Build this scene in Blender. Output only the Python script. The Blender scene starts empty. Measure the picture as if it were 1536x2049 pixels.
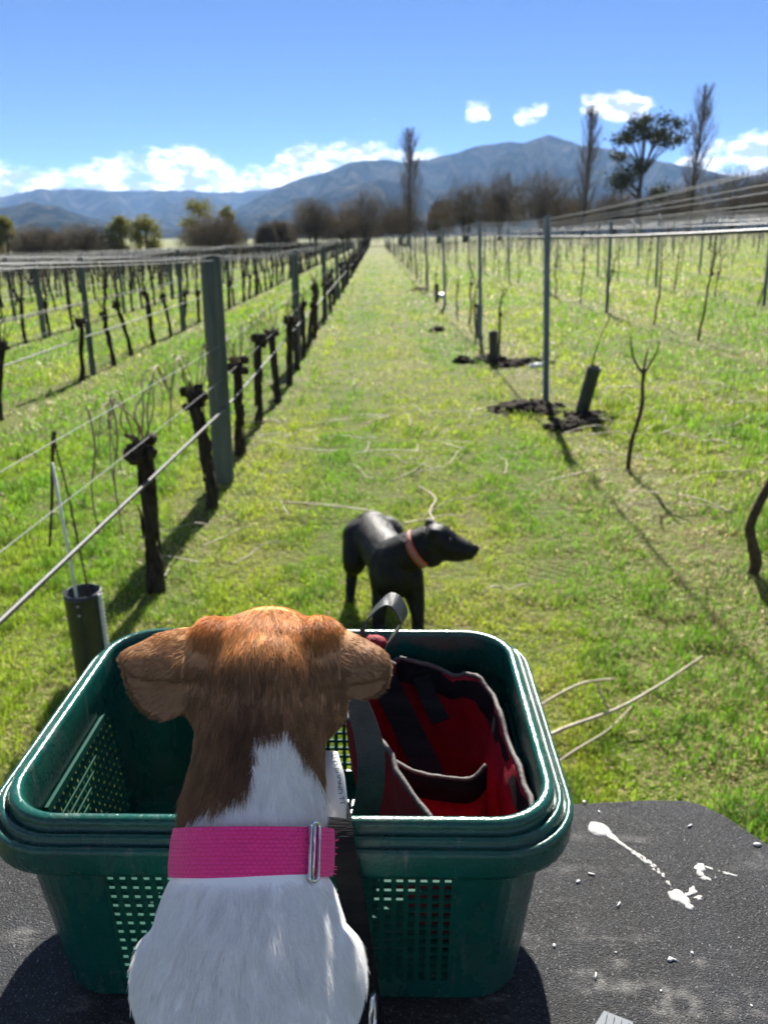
import bpy, bmesh, math, random
import numpy as np
from mathutils import Vector, Matrix

rad = math.radians
SC = bpy.context.scene
COL = SC.collection

# ------------------------------------------------------------------ camera
CAM_H = 1.70
cam_d = bpy.data.cameras.new("camera")
cam = bpy.data.objects.new("camera", cam_d)
COL.objects.link(cam)
cam.location = (0, 0, CAM_H)
cam.rotation_euler = (rad(90 - 19.65), 0, rad(-0.63))
cam_d.sensor_fit = 'VERTICAL'
cam_d.sensor_height = 24.0
cam_d.sensor_width = 18.0
cam_d.lens = 1539.0 / 2049.0 * 24.0
cam_d.clip_start = 0.01
cam_d.clip_end = 40000
cam_d.dof.use_dof = True
cam_d.dof.focus_distance = 0.49
cam_d.dof.aperture_fstop = cam_d.lens / 2.3
SC.camera = cam

# ------------------------------------------------------------------ render settings
SC.render.engine = 'CYCLES'
SC.cycles.use_denoising = True
try:
    SC.cycles.denoiser = 'OPENIMAGEDENOISE'
except Exception:
    pass
SC.cycles.use_adaptive_sampling = True
SC.cycles.adaptive_threshold = 0.02
SC.cycles.max_bounces = 9
SC.cycles.diffuse_bounces = 6
SC.cycles.glossy_bounces = 3
SC.cycles.transmission_bounces = 6
SC.cycles.transparent_max_bounces = 8
SC.cycles.volume_bounces = 1
SC.cycles.caustics_reflective = False
SC.cycles.caustics_refractive = False
SC.cycles.sample_clamp_indirect = 6
SC.cycles_curves.shape = 'RIBBONS'
SC.view_settings.view_transform = 'Standard'
SC.view_settings.look = 'None'
SC.view_settings.gamma = 1
SC.view_settings.exposure = 1.7

# ------------------------------------------------------------------ sun and sky
SUN_AZ, SUN_EL = 4.5, 37.0      # degrees, azimuth from +Y towards +X
sun_d = bpy.data.lights.new("sun", 'SUN')
sun_d.energy = 4.5
sun_d.angle = rad(0.53)
sun_d.color = (1.0, 0.95, 0.86)
sun = bpy.data.objects.new("sun", sun_d)
COL.objects.link(sun)
to_sun = Vector((math.sin(rad(SUN_AZ)) * math.cos(rad(SUN_EL)), math.cos(rad(SUN_AZ)) * math.cos(rad(SUN_EL)), math.sin(rad(SUN_EL))))
sun.rotation_euler = to_sun.to_track_quat('Z', 'Y').to_euler()
sun.location = to_sun * 50

world = bpy.data.worlds.new("World")
SC.world = world
world.use_nodes = True
SKY_STRENGTH = 0.05


def build_world():
    nt = world.node_tree
    nt.nodes.clear()
    N, L = nt.nodes.new, nt.links.new

    def sock(v, node, i):
        if isinstance(v, (int, float)):
            node.inputs[i].default_value = v
        else:
            L(v, node.inputs[i])

    def M(op, a, b=0.0, c=None):
        n = N('ShaderNodeMath'); n.operation = op
        sock(a, n, 0); sock(b, n, 1)
        if c is not None:
            sock(c, n, 2)
        return n.outputs[0]
    sky = N('ShaderNodeTexSky')
    sky.sky_type = 'NISHITA'
    sky.sun_disc = False
    sky.sun_elevation = rad(SUN_EL)
    sky.sun_rotation = rad(SUN_AZ)
    sky.altitude = 500
    sky.air_density = 0.36
    sky.dust_density = 0.0
    sky.ozone_density = 8.0
    tc = N('ShaderNodeTexCoord')
    sp = N('ShaderNodeSeparateXYZ'); L(tc.outputs['Generated'], sp.inputs[0])
    az = M('MULTIPLY', M('ARCTAN2', sp.outputs[0], sp.outputs[1]), 57.2958)
    el = M('MULTIPLY', M('ARCSINE', sp.outputs[2]), 57.2958)
    cb = N('ShaderNodeCombineXYZ'); L(az, cb.inputs[0]); L(M('MULTIPLY', el, 1.9), cb.inputs[1])

    def noise(scale, detail, rough, off=(0, 0, 0)):
        va = N('ShaderNodeVectorMath'); va.operation = 'ADD'
        L(cb.outputs[0], va.inputs[0]); va.inputs[1].default_value = off
        n = N('ShaderNodeTexNoise'); n.inputs['Scale'].default_value = scale
        n.inputs['Detail'].default_value = detail; n.inputs['Roughness'].default_value = rough
        L(va.outputs[0], n.inputs['Vector'])
        return n.outputs['Fac']
    n1 = noise(0.34, 6, 0.60)
    # a bank of cumulus low round the horizon: its top by azimuth (the pattern repeats every 120 degrees), and small puffs above it
    u = M('FRACT', M('ADD', M('DIVIDE', az, 120.0), 0.5))

    def by_azimuth(pts, vmax):
        c = N('ShaderNodeFloatCurve'); cv = c.mapping.curves[0]
        P = [(-60, pts[0][1])] + list(pts) + [(60, pts[0][1])]
        cv.points[0].location = ((P[0][0] + 60) / 120, P[0][1] / vmax); cv.points[1].location = (1, P[-1][1] / vmax)
        for a, v in P[1:-1]:
            cv.points.new((a + 60) / 120, v / vmax)
        c.mapping.update()
        L(u, c.inputs['Value'])
        return M('MULTIPLY', c.outputs[0], vmax)
    top = by_azimuth([(-56, 4.5), (-50, 5.6), (-44, 4.0), (-38, 5.4), (-32, 5.8), (-28, 4.4), (-24.5, 5.1), (-21, 4.7), (-18, 5.5), (-15, 6.1), (-11, 5.9), (-8.3, 5.0), (-6.3, 6.1), (-4, 6.3), (-1, 6.5), (2, 6.3), (4, 6.0), (5.6, 4.6), (8, 2.2), (17, 2.6), (19.5, 4.6), (21.5, 6.3), (25, 6.6), (29, 5.8), (34, 4.2), (40, 5.6), (46, 6.0), (52, 4.6)], 8.0)
    puff = by_azimuth([(-52, 0), (-50, .5), (-47, 0), (-36, 0), (-34, .6), (-31, 0), (-4.6, 0), (-3.6, .55), (-2.6, .1), (-1.6, .5), (-.2, .55), (1.4, .42), (2.6, .5), (3.6, 0), (5.4, 0), (6.4, .78), (7.6, .75), (8.5, .1), (9.4, .75), (10.4, .8), (11.6, .55), (12.4, .15), (13.2, .7), (15.2, 1.0), (17, .95), (18.4, .6), (19.4, 0), (21.6, 0), (23, .5), (24.4, 0), (40, 0), (43, .8), (46, 0)], 1.0)
    bank = M('MINIMUM', M('SUBTRACT', M('MULTIPLY', M('SUBTRACT', top, el), 0.27), -0.07), 0.38)
    pe = M('DIVIDE', M('SUBTRACT', el, 7.75), 0.75)
    puffs = M('SUBTRACT', M('MULTIPLY', puff, 0.52), M('ADD', M('MULTIPLY', M('MULTIPLY', pe, pe), 0.16), 0.12))
    bias = M('MAXIMUM', M('MAXIMUM', bank, puffs), -0.45)
    dens = M('ADD', n1, M('SUBTRACT', bias, 0.26))
    mr = N('ShaderNodeMapRange'); mr.interpolation_type = 'SMOOTHSTEP'
    L(dens, mr.inputs[0]); mr.inputs[1].default_value = .43; mr.inputs[2].default_value = .66
    # cloud layer out of view at one height, added to brighten the shaded sides
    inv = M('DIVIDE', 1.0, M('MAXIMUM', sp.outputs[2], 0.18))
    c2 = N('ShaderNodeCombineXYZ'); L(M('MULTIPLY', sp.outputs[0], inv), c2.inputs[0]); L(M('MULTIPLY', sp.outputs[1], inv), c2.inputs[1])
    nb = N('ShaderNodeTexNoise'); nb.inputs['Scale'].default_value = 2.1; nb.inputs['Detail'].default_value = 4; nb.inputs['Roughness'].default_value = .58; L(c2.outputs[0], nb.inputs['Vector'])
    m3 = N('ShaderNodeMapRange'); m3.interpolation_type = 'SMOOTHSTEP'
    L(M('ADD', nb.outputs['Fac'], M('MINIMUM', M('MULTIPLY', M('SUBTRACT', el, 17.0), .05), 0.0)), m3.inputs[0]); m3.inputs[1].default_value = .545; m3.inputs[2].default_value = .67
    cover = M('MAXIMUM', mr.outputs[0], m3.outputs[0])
    sh = noise(0.55, 5, 0.62, (0.35, 1.1, 0))
    m2 = N('ShaderNodeMapRange'); m2.interpolation_type = 'SMOOTHSTEP'
    L(M('ADD', sh, M('MULTIPLY', M('SUBTRACT', dens, .6), .5)), m2.inputs[0]); m2.inputs[1].default_value = .40; m2.inputs[2].default_value = .60
    cc = N('ShaderNodeMix'); cc.data_type = 'RGBA'
    L(m2.outputs[0], cc.inputs[0])
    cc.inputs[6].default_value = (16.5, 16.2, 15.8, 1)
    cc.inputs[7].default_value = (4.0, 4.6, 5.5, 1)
    mx = N('ShaderNodeMix'); mx.data_type = 'RGBA'
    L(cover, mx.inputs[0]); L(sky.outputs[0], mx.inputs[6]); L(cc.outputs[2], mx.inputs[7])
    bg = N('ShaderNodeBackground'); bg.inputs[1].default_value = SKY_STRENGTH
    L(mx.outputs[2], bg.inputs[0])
    out = N('ShaderNodeOutputWorld'); L(bg.outputs[0], out.inputs[0])


build_world()
world.cycles.sampling_method = 'MANUAL'
world.cycles.sample_map_resolution = 512

# ------------------------------------------------------------------ helpers


def hash2(ix, iy, seed):
    h = (ix.astype(np.int64) * 374761393 + iy.astype(np.int64) * 668265263 + seed * 974711) & 0x7fffffff
    h = ((h ^ (h >> 13)) * 1274126177) & 0x7fffffff
    return ((h ^ (h >> 16)) & 0xffff) / 65535.0


def vnoise(x, y, seed=0):
    x = np.asarray(x, float); y = np.asarray(y, float)
    ix, iy = np.floor(x), np.floor(y)
    fx, fy = x - ix, y - iy
    fx = fx * fx * (3 - 2 * fx); fy = fy * fy * (3 - 2 * fy)
    a, b = hash2(ix, iy, seed), hash2(ix + 1, iy, seed)
    c, d = hash2(ix, iy + 1, seed), hash2(ix + 1, iy + 1, seed)
    return (a + (b - a) * fx) * (1 - fy) + (c + (d - c) * fx) * fy


def fbm(x, y, seed=0, octv=4):
    s, amp, tot = 0, 1.0, 0
    for o in range(octv):
        s = s + amp * vnoise(np.asarray(x) * 2**o, np.asarray(y) * 2**o, seed + o * 17)
        tot += amp; amp *= .5
    return s / tot


def gz(x, y):
    """height of the ground: the block falls gently from the steel posts to the wooden ones"""
    x = np.asarray(x, float); y = np.asarray(y, float)
    d = np.hypot(x, y)
    return 3.0 * np.tanh(x / 60.0) + .05 * (fbm(x * .7 + 31, y * .7 + 7, 5, 3) - .5) * np.exp(-d / 40.0)


def gzs(x, y):
    return float(gz(np.array([x]), np.array([y]))[0])


class MB:
    def __init__(s):
        s.v, s.f = [], []

    def box(s, c, size, rot=None):
        i = len(s.v)
        for sx, sy, sz in ((-1, -1, -1), (1, -1, -1), (1, 1, -1), (-1, 1, -1), (-1, -1, 1), (1, -1, 1), (1, 1, 1), (-1, 1, 1)):
            p = Vector((sx * size[0] / 2, sy * size[1] / 2, sz * size[2] / 2))
            if rot is not None:
                p = rot @ p
            s.v.append(tuple(Vector(c) + p))
        s.f += [(i, i + 3, i + 2, i + 1), (i + 4, i + 5, i + 6, i + 7), (i, i + 1, i + 5, i + 4), (i + 1, i + 2, i + 6, i + 5), (i + 2, i + 3, i + 7, i + 6), (i + 3, i, i + 4, i + 7)]
        return s

    def beam(s, a, b, w, d, up=(0, 0, 1)):
        a, b = Vector(a), Vector(b)
        t = (b - a).normalized()
        x = t.cross(Vector(up))
        if x.length < 1e-5:
            x = t.cross(Vector((1, 0, 0)))
        x.normalize(); y = x.cross(t)
        i = len(s.v)
        for p in (a, b):
            for sx, sy in ((-1, -1), (1, -1), (1, 1), (-1, 1)):
                s.v.append(tuple(p + x * sx * w / 2 + y * sy * d / 2))
        s.f += [(i, i + 1, i + 2, i + 3), (i + 7, i + 6, i + 5, i + 4)]
        for k in range(4):
            s.f.append((i + k, i + 4 + k, i + 4 + (k + 1) % 4, i + (k + 1) % 4))
        return s

    def tube(s, path, radii, n=8, rng=None, jit=0.0, cap=True, closed=False, flat=1.0):
        P = [Vector(p) for p in path]
        m = len(P)
        if not hasattr(radii, '__len__'):
            radii = [radii] * m
        i0 = len(s.v)
        ref = None
        for k in range(m):
            if closed:
                t = P[(k + 1) % m] - P[k - 1]
            else:
                t = P[min(k + 1, m - 1)] - P[max(k - 1, 0)]
            if t.length < 1e-9:
                t = Vector((0, 0, 1))
            t.normalize()
            if ref is None:
                ref = Vector((1, 0, 0)) if abs(t.x) < .8 else Vector((0, 1, 0))
            x = ref - t * ref.dot(t)
            if x.length < 1e-6:
                x = t.orthogonal()
            x.normalize(); ref = x
            y = t.cross(x)
            for j in range(n):
                a = 2 * math.pi * j / n
                r = radii[k] * (1 + (rng.uniform(-jit, jit) if rng else 0))
                s.v.append(tuple(P[k] + (x * math.cos(a) + y * math.sin(a) * flat) * r))
        for k in range(m if closed else m - 1):
            k2 = (k + 1) % m
            for j in range(n):
                s.f.append((i0 + k * n + j, i0 + k * n + (j + 1) % n, i0 + k2 * n + (j + 1) % n, i0 + k2 * n + j))
        if cap and not closed:
            s.f.append(tuple(i0 + j for j in range(n - 1, -1, -1)))
            s.f.append(tuple(i0 + (m - 1) * n + j for j in range(n)))
        return s

    def blob(s, c, r, n=8, m=6, rng=None, jit=0.0, scale=(1, 1, 1)):
        c = Vector(c); i0 = len(s.v)
        s.v.append(tuple(c + Vector((0, 0, -r * scale[2]))))
        for a in range(1, m):
            ph = -math.pi / 2 + math.pi * a / m
            for j in range(n):
                th = 2 * math.pi * j / n
                q = r * (1 + (rng.uniform(-jit, jit) if rng else 0))
                s.v.append((c.x + q * scale[0] * math.cos(ph) * math.cos(th), c.y + q * scale[1] * math.cos(ph) * math.sin(th), c.z + q * scale[2] * math.sin(ph)))
        s.v.append(tuple(c + Vector((0, 0, r * scale[2]))))
        top = len(s.v) - 1
        for j in range(n):
            s.f.append((i0, i0 + 1 + (j + 1) % n, i0 + 1 + j))
            s.f.append((top, top - n + j, top - n + (j + 1) % n))
        for a in range(m - 2):
            for j in range(n):
                b = i0 + 1 + a * n
                s.f.append((b + j, b + (j + 1) % n, b + n + (j + 1) % n, b + n + j))
        return s

    def rings(s, rings, closed_ring=True, cap=True):
        """rings of equal point counts joined in order"""
        i0 = len(s.v); n = len(rings[0])
        for r in rings:
            s.v += [tuple(p) for p in r]
        for k in range(len(rings) - 1):
            for j in range(n if closed_ring else n - 1):
                s.f.append((i0 + k * n + j, i0 + k * n + (j + 1) % n, i0 + (k + 1) * n + (j + 1) % n, i0 + (k + 1) * n + j))
        if cap and closed_ring:
            s.f.append(tuple(i0 + j for j in range(n - 1, -1, -1)))
            s.f.append(tuple(i0 + (len(rings) - 1) * n + j for j in range(n)))
        return s

    def ribbon(s, path, width, wdir, thick=.0016):
        """a flat strap: path, width, one width direction per point (or one for all)"""
        s.hard = True
        P = [Vector(p) for p in path]
        W = wdir if isinstance(wdir, list) else [wdir] * len(P)
        R = []
        for k, p in enumerate(P):
            t = (P[min(k + 1, len(P) - 1)] - P[max(k - 1, 0)]).normalized()
            w = Vector(W[k]); w = (w - t * w.dot(t)).normalized()
            nn = t.cross(w)
            wd = width[k] if hasattr(width, '__len__') else width
            R.append([p + w * wd / 2 * a + nn * thick / 2 * b for a, b in ((-1, -1), (1, -1), (1, 1), (-1, 1))])
        return s.rings(R)

    def mesh(s, name, smooth=True):
        me = bpy.data.meshes.new(name)
        me.from_pydata(s.v, [], s.f)
        me.update()
        if smooth:
            me.polygons.foreach_set('use_smooth', [True] * len(me.polygons))
        return me

    def build(s, name, mat, parent=None, smooth=True, loc=None):
        smooth = smooth and not getattr(s, 'hard', False)
        return link(name, s.mesh(name, smooth), mat, parent, loc)


def link(name, data, mat=None, parent=None, loc=None):
    o = bpy.data.objects.new(name, data)
    COL.objects.link(o)
    if mat is not None:
        data.materials.clear()
        data.materials.append(mat)
    if parent is not None:
        o.parent = parent
    if loc is not None:
        o.location = loc
    return o


def empty(name, loc=(0, 0, 0), rz=0.0):
    o = bpy.data.objects.new(name, None)
    COL.objects.link(o)
    o.location = loc
    o.rotation_euler = (0, 0, rz)
    o.empty_display_size = .05
    return o


def tag(o, label=None, cat=None, group=None, kind=None):
    if label:
        o['label'] = label
    if cat:
        o['category'] = cat
    if group:
        o['group'] = group
    if kind:
        o['kind'] = kind
    return o


def np_mesh(name, verts, quads=None, tris=None, smooth=False):
    me = bpy.data.meshes.new(name)
    verts = np.asarray(verts, np.float32).reshape(-1, 3)
    nq = 0 if quads is None else len(quads)
    ntri = 0 if tris is None else len(tris)
    me.vertices.add(len(verts)); me.vertices.foreach_set('co', verts.ravel())
    idx = []
    if nq:
        idx.append(np.asarray(quads, np.int32).ravel())
    if ntri:
        idx.append(np.asarray(tris, np.int32).ravel())
    idx = np.concatenate(idx)
    me.loops.add(len(idx)); me.loops.foreach_set('vertex_index', idx)
    me.polygons.add(nq + ntri)
    tot = np.concatenate([np.full(nq, 4), np.full(ntri, 3)]).astype(np.int32)
    st = np.concatenate([[0], np.cumsum(tot)[:-1]]).astype(np.int32)
    me.polygons.foreach_set('loop_start', st)
    me.polygons.foreach_set('loop_total', tot)
    if smooth:
        me.polygons.foreach_set('use_smooth', np.ones(nq + ntri, bool))
    me.update(calc_edges=True)
    return me


def catmull(pts, per=6):
    P = [np.array(p, float) for p in pts]
    out = []
    for i in range(len(P) - 1):
        p0, p1, p2, p3 = P[max(i - 1, 0)], P[i], P[i + 1], P[min(i + 2, len(P) - 1)]
        for k in range(per):
            t = k / per
            out.append(tuple(.5 * (2 * p1 + (p2 - p0) * t + (2 * p0 - 5 * p1 + 4 * p2 - p3) * t * t + (3 * p1 - p0 - 3 * p2 + p3) * t**3)))
    out.append(tuple(P[-1]))
    return out


# ------------------------------------------------------------------ materials
def material(name, col, col2=None, rough=.6, scale=20., detail=5, metal=0., bump=0., bscale=None, spec=.5, stretch=None, lo=.35, hi=.65, translucent=0., coat=0., sheen=0., attr=None, coords='Object'):
    m = bpy.data.materials.new(name)
    m.use_nodes = True
    nt = m.node_tree; N, L = nt.nodes.new, nt.links.new
    b = nt.nodes['Principled BSDF']
    b.inputs['Roughness'].default_value = rough
    b.inputs['Metallic'].default_value = metal
    b.inputs['Specular IOR Level'].default_value = spec
    b.inputs['Coat Weight'].default_value = coat
    b.inputs['Sheen Weight'].default_value = sheen
    tc = N('ShaderNodeTexCoord')
    mp = N('ShaderNodeMapping'); L(tc.outputs[coords], mp.inputs[0])
    if stretch:
        mp.inputs['Scale'].default_value = stretch
    csock = None
    if attr:
        at = N('ShaderNodeAttribute'); at.attribute_name = attr
        csock = at.outputs['Color']
    elif col2 is not None:
        n = N('ShaderNodeTexNoise'); n.inputs['Scale'].default_value = scale; n.inputs['Detail'].default_value = detail
        n.inputs['Roughness'].default_value = .62
        L(mp.outputs[0], n.inputs['Vector'])
        mr = N('ShaderNodeMapRange'); mr.inputs[1].default_value = lo; mr.inputs[2].default_value = hi
        L(n.outputs['Fac'], mr.inputs[0])
        mx = N('ShaderNodeMix'); mx.data_type = 'RGBA'
        L(mr.outputs[0], mx.inputs[0]); mx.inputs[6].default_value = (*col, 1); mx.inputs[7].default_value = (*col2, 1)
        csock = mx.outputs[2]
    if csock is not None:
        L(csock, b.inputs['Base Color'])
    else:
        b.inputs['Base Color'].default_value = (*col, 1)
    if bump:
        n2 = N('ShaderNodeTexNoise'); n2.inputs['Scale'].default_value = bscale or scale; n2.inputs['Detail'].default_value = 4
        L(mp.outputs[0], n2.inputs['Vector'])
        bp = N('ShaderNodeBump'); bp.inputs['Strength'].default_value = 1.0; bp.inputs['Distance'].default_value = bump
        L(n2.outputs['Fac'], bp.inputs['Height']); L(bp.outputs[0], b.inputs['Normal'])
    if translucent:
        tr = N('ShaderNodeBsdfTranslucent')
        if csock is not None:
            L(csock, tr.inputs[0])
        else:
            tr.inputs[0].default_value = (*col, 1)
        ms = N('ShaderNodeMixShader'); ms.inputs[0].default_value = translucent
        L(b.outputs[0], ms.inputs[1]); L(tr.outputs[0], ms.inputs[2])
        L(ms.outputs[0], nt.nodes['Material Output'].inputs[0])
    return m

# ------------------------------------------------------------------ ground
def axis(lo, hi, fine, grow, cen=0.0):
    out = [cen]; s = fine; x = cen
    while x < hi:
        x += s; s *= grow; out.append(x)
    s = fine; x = cen
    while x > lo:
        x -= s; s *= grow; out.insert(0, x)
    return np.array(out)


def ground_material():
    m = bpy.data.materials.new("paddock_soil_and_sward"); m.use_nodes = True
    nt = m.node_tree; N, L = nt.nodes.new, nt.links.new
    b = nt.nodes['Principled BSDF']; b.inputs['Roughness'].default_value = .9; b.inputs['Specular IOR Level'].default_value = .15
    tc = N('ShaderNodeTexCoord')

    def nz(scale, det, lo, hi, w=0):
        n = N('ShaderNodeTexNoise'); n.inputs['Scale'].default_value = scale; n.inputs['Detail'].default_value = det
        mp = N('ShaderNodeMapping'); mp.inputs['Location'].default_value = (w, w * 2, 0); L(tc.outputs['Object'], mp.inputs[0]); L(mp.outputs[0], n.inputs['Vector'])
        r = N('ShaderNodeMapRange'); r.inputs[1].default_value = lo; r.inputs[2].default_value = hi; L(n.outputs['Fac'], r.inputs[0])
        return r.outputs[0]

    def mix(f, a, c):
        x = N('ShaderNodeMix'); x.data_type = 'RGBA'; L(f, x.inputs[0])
        for v, i in ((a, 6), (c, 7)):
            if isinstance(v, tuple):
                x.inputs[i].default_value = (*v, 1)
            else:
                L(v, x.inputs[i])
        return x.outputs[2]
    c = mix(nz(1.3, 5, .38, .62), (.070, .105, .018), (.12, .125, .035))
    c = mix(nz(9, 4, .52, .75, 4), c, (.12, .085, .05))
    c = mix(nz(60, 3, .55, .8, 9), c, (.24, .2, .10))
    c = mix(nz(.02, 3, .45, .65, 2), c, (.16, .17, .05))
    L(c, b.inputs['Base Color'])
    n = N('ShaderNodeTexNoise'); n.inputs['Scale'].default_value = 26; n.inputs['Detail'].default_value = 6; L(tc.outputs['Object'], n.inputs['Vector'])
    bp = N('ShaderNodeBump'); bp.inputs['Distance'].default_value = .05; L(n.outputs['Fac'], bp.inputs['Height']); L(bp.outputs[0], b.inputs['Normal'])
    return m


def build_ground():
    xs = axis(-13000, 13000, .22, 1.055); ys = axis(-90, 13000, .22, 1.05, 4.0)
    X, Y = np.meshgrid(xs, ys)
    Z = gz(X, Y)
    nx, ny = len(xs), len(ys)
    V = np.stack([X, Y, Z], -1).reshape(-1, 3)
    i = (np.arange(ny - 1)[:, None] * nx + np.arange(nx - 1)[None]).ravel()
    Q = np.stack([i, i + 1, i + nx + 1, i + nx], -1)
    o = link("ground", np_mesh("ground", V, Q, smooth=True), ground_material())
    tag(o, kind='structure')


build_ground()

# ------------------------------------------------------------------ mountains
MAT_MTN = material("forested_mountain", (.006, .010, .008), (.080, .070, .048), rough=.95, scale=.0045, detail=9, lo=.46, hi=.68, spec=0., coords='Object')


def mountain(name, R, table, seed, base=-25., depth=.55, spur=9., rough=1.0):
    az = np.arange(-62, 62.01, .2)
    tb = np.array(table)
    el = np.interp(az, tb[:, 0], tb[:, 1])
    el = el + (fbm(az * 1.1, az * 0 + seed, seed, 5) - .5) * .35 * rough
    top = CAM_H + R * np.tan(np.radians(np.maximum(el, -.3)))
    NT = 46
    V = []
    for k in range(-6, NT):
        t = max(k, 0) / (NT - 1)
        r = R * (1 - depth * t) if k >= 0 else R * (1 + .05 * (-k))
        wav = az + 2.2 * (fbm(az * .25, az * 0 + t * 3 + seed, seed + 3, 3) - .5)
        rid = 1 - np.abs(2 * fbm(wav * spur * .055, az * 0 + t * 1.2, seed + 9, 4) - 1) * 1.6
        fall = (1 - t)**1.25 if k >= 0 else 1 + .0
        h = (top - base) * fall
        h = h * (1 + 1.15 * (rid - .80) * min(1, t * 4) * (1 - t))
        z = base + h if k >= 0 else top - (-k) * R * .012
        a = np.radians(az)
        V.append(np.stack([r * np.sin(a), r * np.cos(a), z], -1))
    V = np.array(V); n = len(az); m = len(V)
    i = (np.arange(m - 1)[:, None] * n + np.arange(n - 1)[None]).ravel()
    Q = np.stack([i, i + n, i + n + 1, i + 1], -1)
    o = link(name, np_mesh(name, V, Q, smooth=True), MAT_MTN)
    tag(o, kind='structure')


mountain("mountain_range_far", 9500, [(-62, 2.9), (-45, 3.1), (-35, 2.3), (-27, 2.0), (-24.2, 2.4), (-21.8, 2.95), (-19, 2.9), (-16.6, 2.9), (-13.7, 3.0), (-10.8, 2.8), (-9, 2.9), (-6.5, 3.3), (-3, 3.3), (4, 3.0), (20, 3.6), (25, 3.7), (32, 3.7), (62, 2.5)], 3, rough=.8)
mountain("mountain_range_main", 6300, [(-62, .4), (-40, .5), (-14, .5), (-10, 1.6), (-7.5, 2.8), (-5, 3.8), (-3.3, 4.2), (-1.7, 4.75), (-.15, 4.98), (1.8, 4.85), (3.75, 4.98), (5.5, 5.35), (7.1, 5.8), (8.6, 5.95), (10, 5.9), (10.8, 6.15), (11.5, 6.35), (12.4, 6.1), (14, 5.6), (16, 5.35), (18.1, 4.75), (20, 4.4), (23, 3.7), (25.2, 3.2), (32, 2.9), (45, 2.4), (62, 2.0)], 11, rough=.5)
mountain("mountain_spurs", 4300, [(-62, .5), (-33, .8), (-30, 1.4), (-24.5, 1.7), (-22.5, 2.1), (-20.5, 1.75), (-18, 1.0), (-15, .5), (-12, .5), (-9, 1.3), (-5, 2.6), (-2, 3.2), (.5, 3.8), (3, 3.3), (6, 2.9), (9, 3.6), (12, 3.2), (15, 3.6), (18, 2.8), (22, 2.9), (26, 2.0), (40, 1.2), (62, .6)], 23, rough=.9)

# ------------------------------------------------------------------ haze
hz = MB(); hz.box((0, 6500, 520), (26000, 13400, 1110))
haze_m = bpy.data.materials.new("valley_haze"); haze_m.use_nodes = True
_nt = haze_m.node_tree; _nt.nodes.clear()
_v = _nt.nodes.new('ShaderNodeVolumePrincipled')
_v.inputs['Color'].default_value = (.33, .56, 1.0, 1)
_v.inputs['Density Attribute'].default_value = ''
_v.inputs['Color Attribute'].default_value = ''
_v.inputs['Temperature Attribute'].default_value = ''
haze_m.cycles.homogeneous_volume = True
haze_m.cycles.volume_sampling = 'DISTANCE'
_v.inputs['Density'].default_value = 4.6e-5
_v.inputs['Anisotropy'].default_value = .15
_o = _nt.nodes.new('ShaderNodeOutputMaterial'); _nt.links.new(_v.outputs[0], _o.inputs['Volume'])
haze = hz.build("haze", haze_m, smooth=False)
tag(haze, "thin blue valley haze in front of the mountains", "haze", kind='stuff')

# ------------------------------------------------------------------ trees along the far edge of the block
MAT_TWIG = material("bare_willow_twigs", (.135, .112, .085), (.23, .185, .115), rough=.9, scale=.35, detail=4, spec=.1)
MAT_TWIG2 = material("bare_poplar_twigs", (.15, .125, .10), (.23, .19, .15), rough=.9, scale=.5, spec=.1)
MAT_BARK = material("tree_bark", (.07, .055, .045), (.12, .10, .085), rough=.95, scale=3, spec=.1)
MAT_GUM = material("gum_leaves", (.030, .042, .022), (.065, .075, .04), rough=.7, scale=.8, spec=.25, translucent=.15)
MAT_EVER = material("yellow_green_leaves", (.13, .145, .03), (.25, .225, .05), rough=.7, scale=.9, spec=.2, translucent=.35)


def strips(P0, P1, w0, w1, rng):
    """many thin three-sided twigs as one array mesh: P0,P1 (n,3)"""
    n = len(P0)
    d = P1 - P0; d /= np.linalg.norm(d, axis=1)[:, None] + 1e-9
    r = rng.normal(size=(n, 3)); x = np.cross(d, r); x /= np.linalg.norm(x, axis=1)[:, None] + 1e-9
    y = np.cross(d, x)
    V = np.zeros((n, 6, 3))
    for j in range(3):
        a = 2 * math.pi * j / 3
        o = x * math.cos(a) + y * math.sin(a)
        V[:, j] = P0 + o * w0[:, None]; V[:, 3 + j] = P1 + o * w1[:, None]
    b = (np.arange(n) * 6)[:, None]
    Q = np.concatenate([b + np.array([[j, (j + 1) % 3, 3 + (j + 1) % 3, 3 + j]]) for j in range(3)])
    return V.reshape(-1, 3), Q


def leaf_tris(C, size, rng):
    n = len(C)
    a = rng.normal(size=(n, 3)); a /= np.linalg.norm(a, axis=1)[:, None]
    b = np.cross(a, rng.normal(size=(n, 3))); b /= np.linalg.norm(b, axis=1)[:, None]
    V = np.stack([C + a * size[:, None], C - a * size[:, None] * .6 + b * size[:, None] * .55, C - a * size[:, None] * .6 - b * size[:, None] * .55], 1)
    return V.reshape(-1, 3), np.arange(n * 3).reshape(-1, 3)


def tree_root(name, x, y):
    return empty(name, (x, y, gzs(x, y)))


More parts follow.
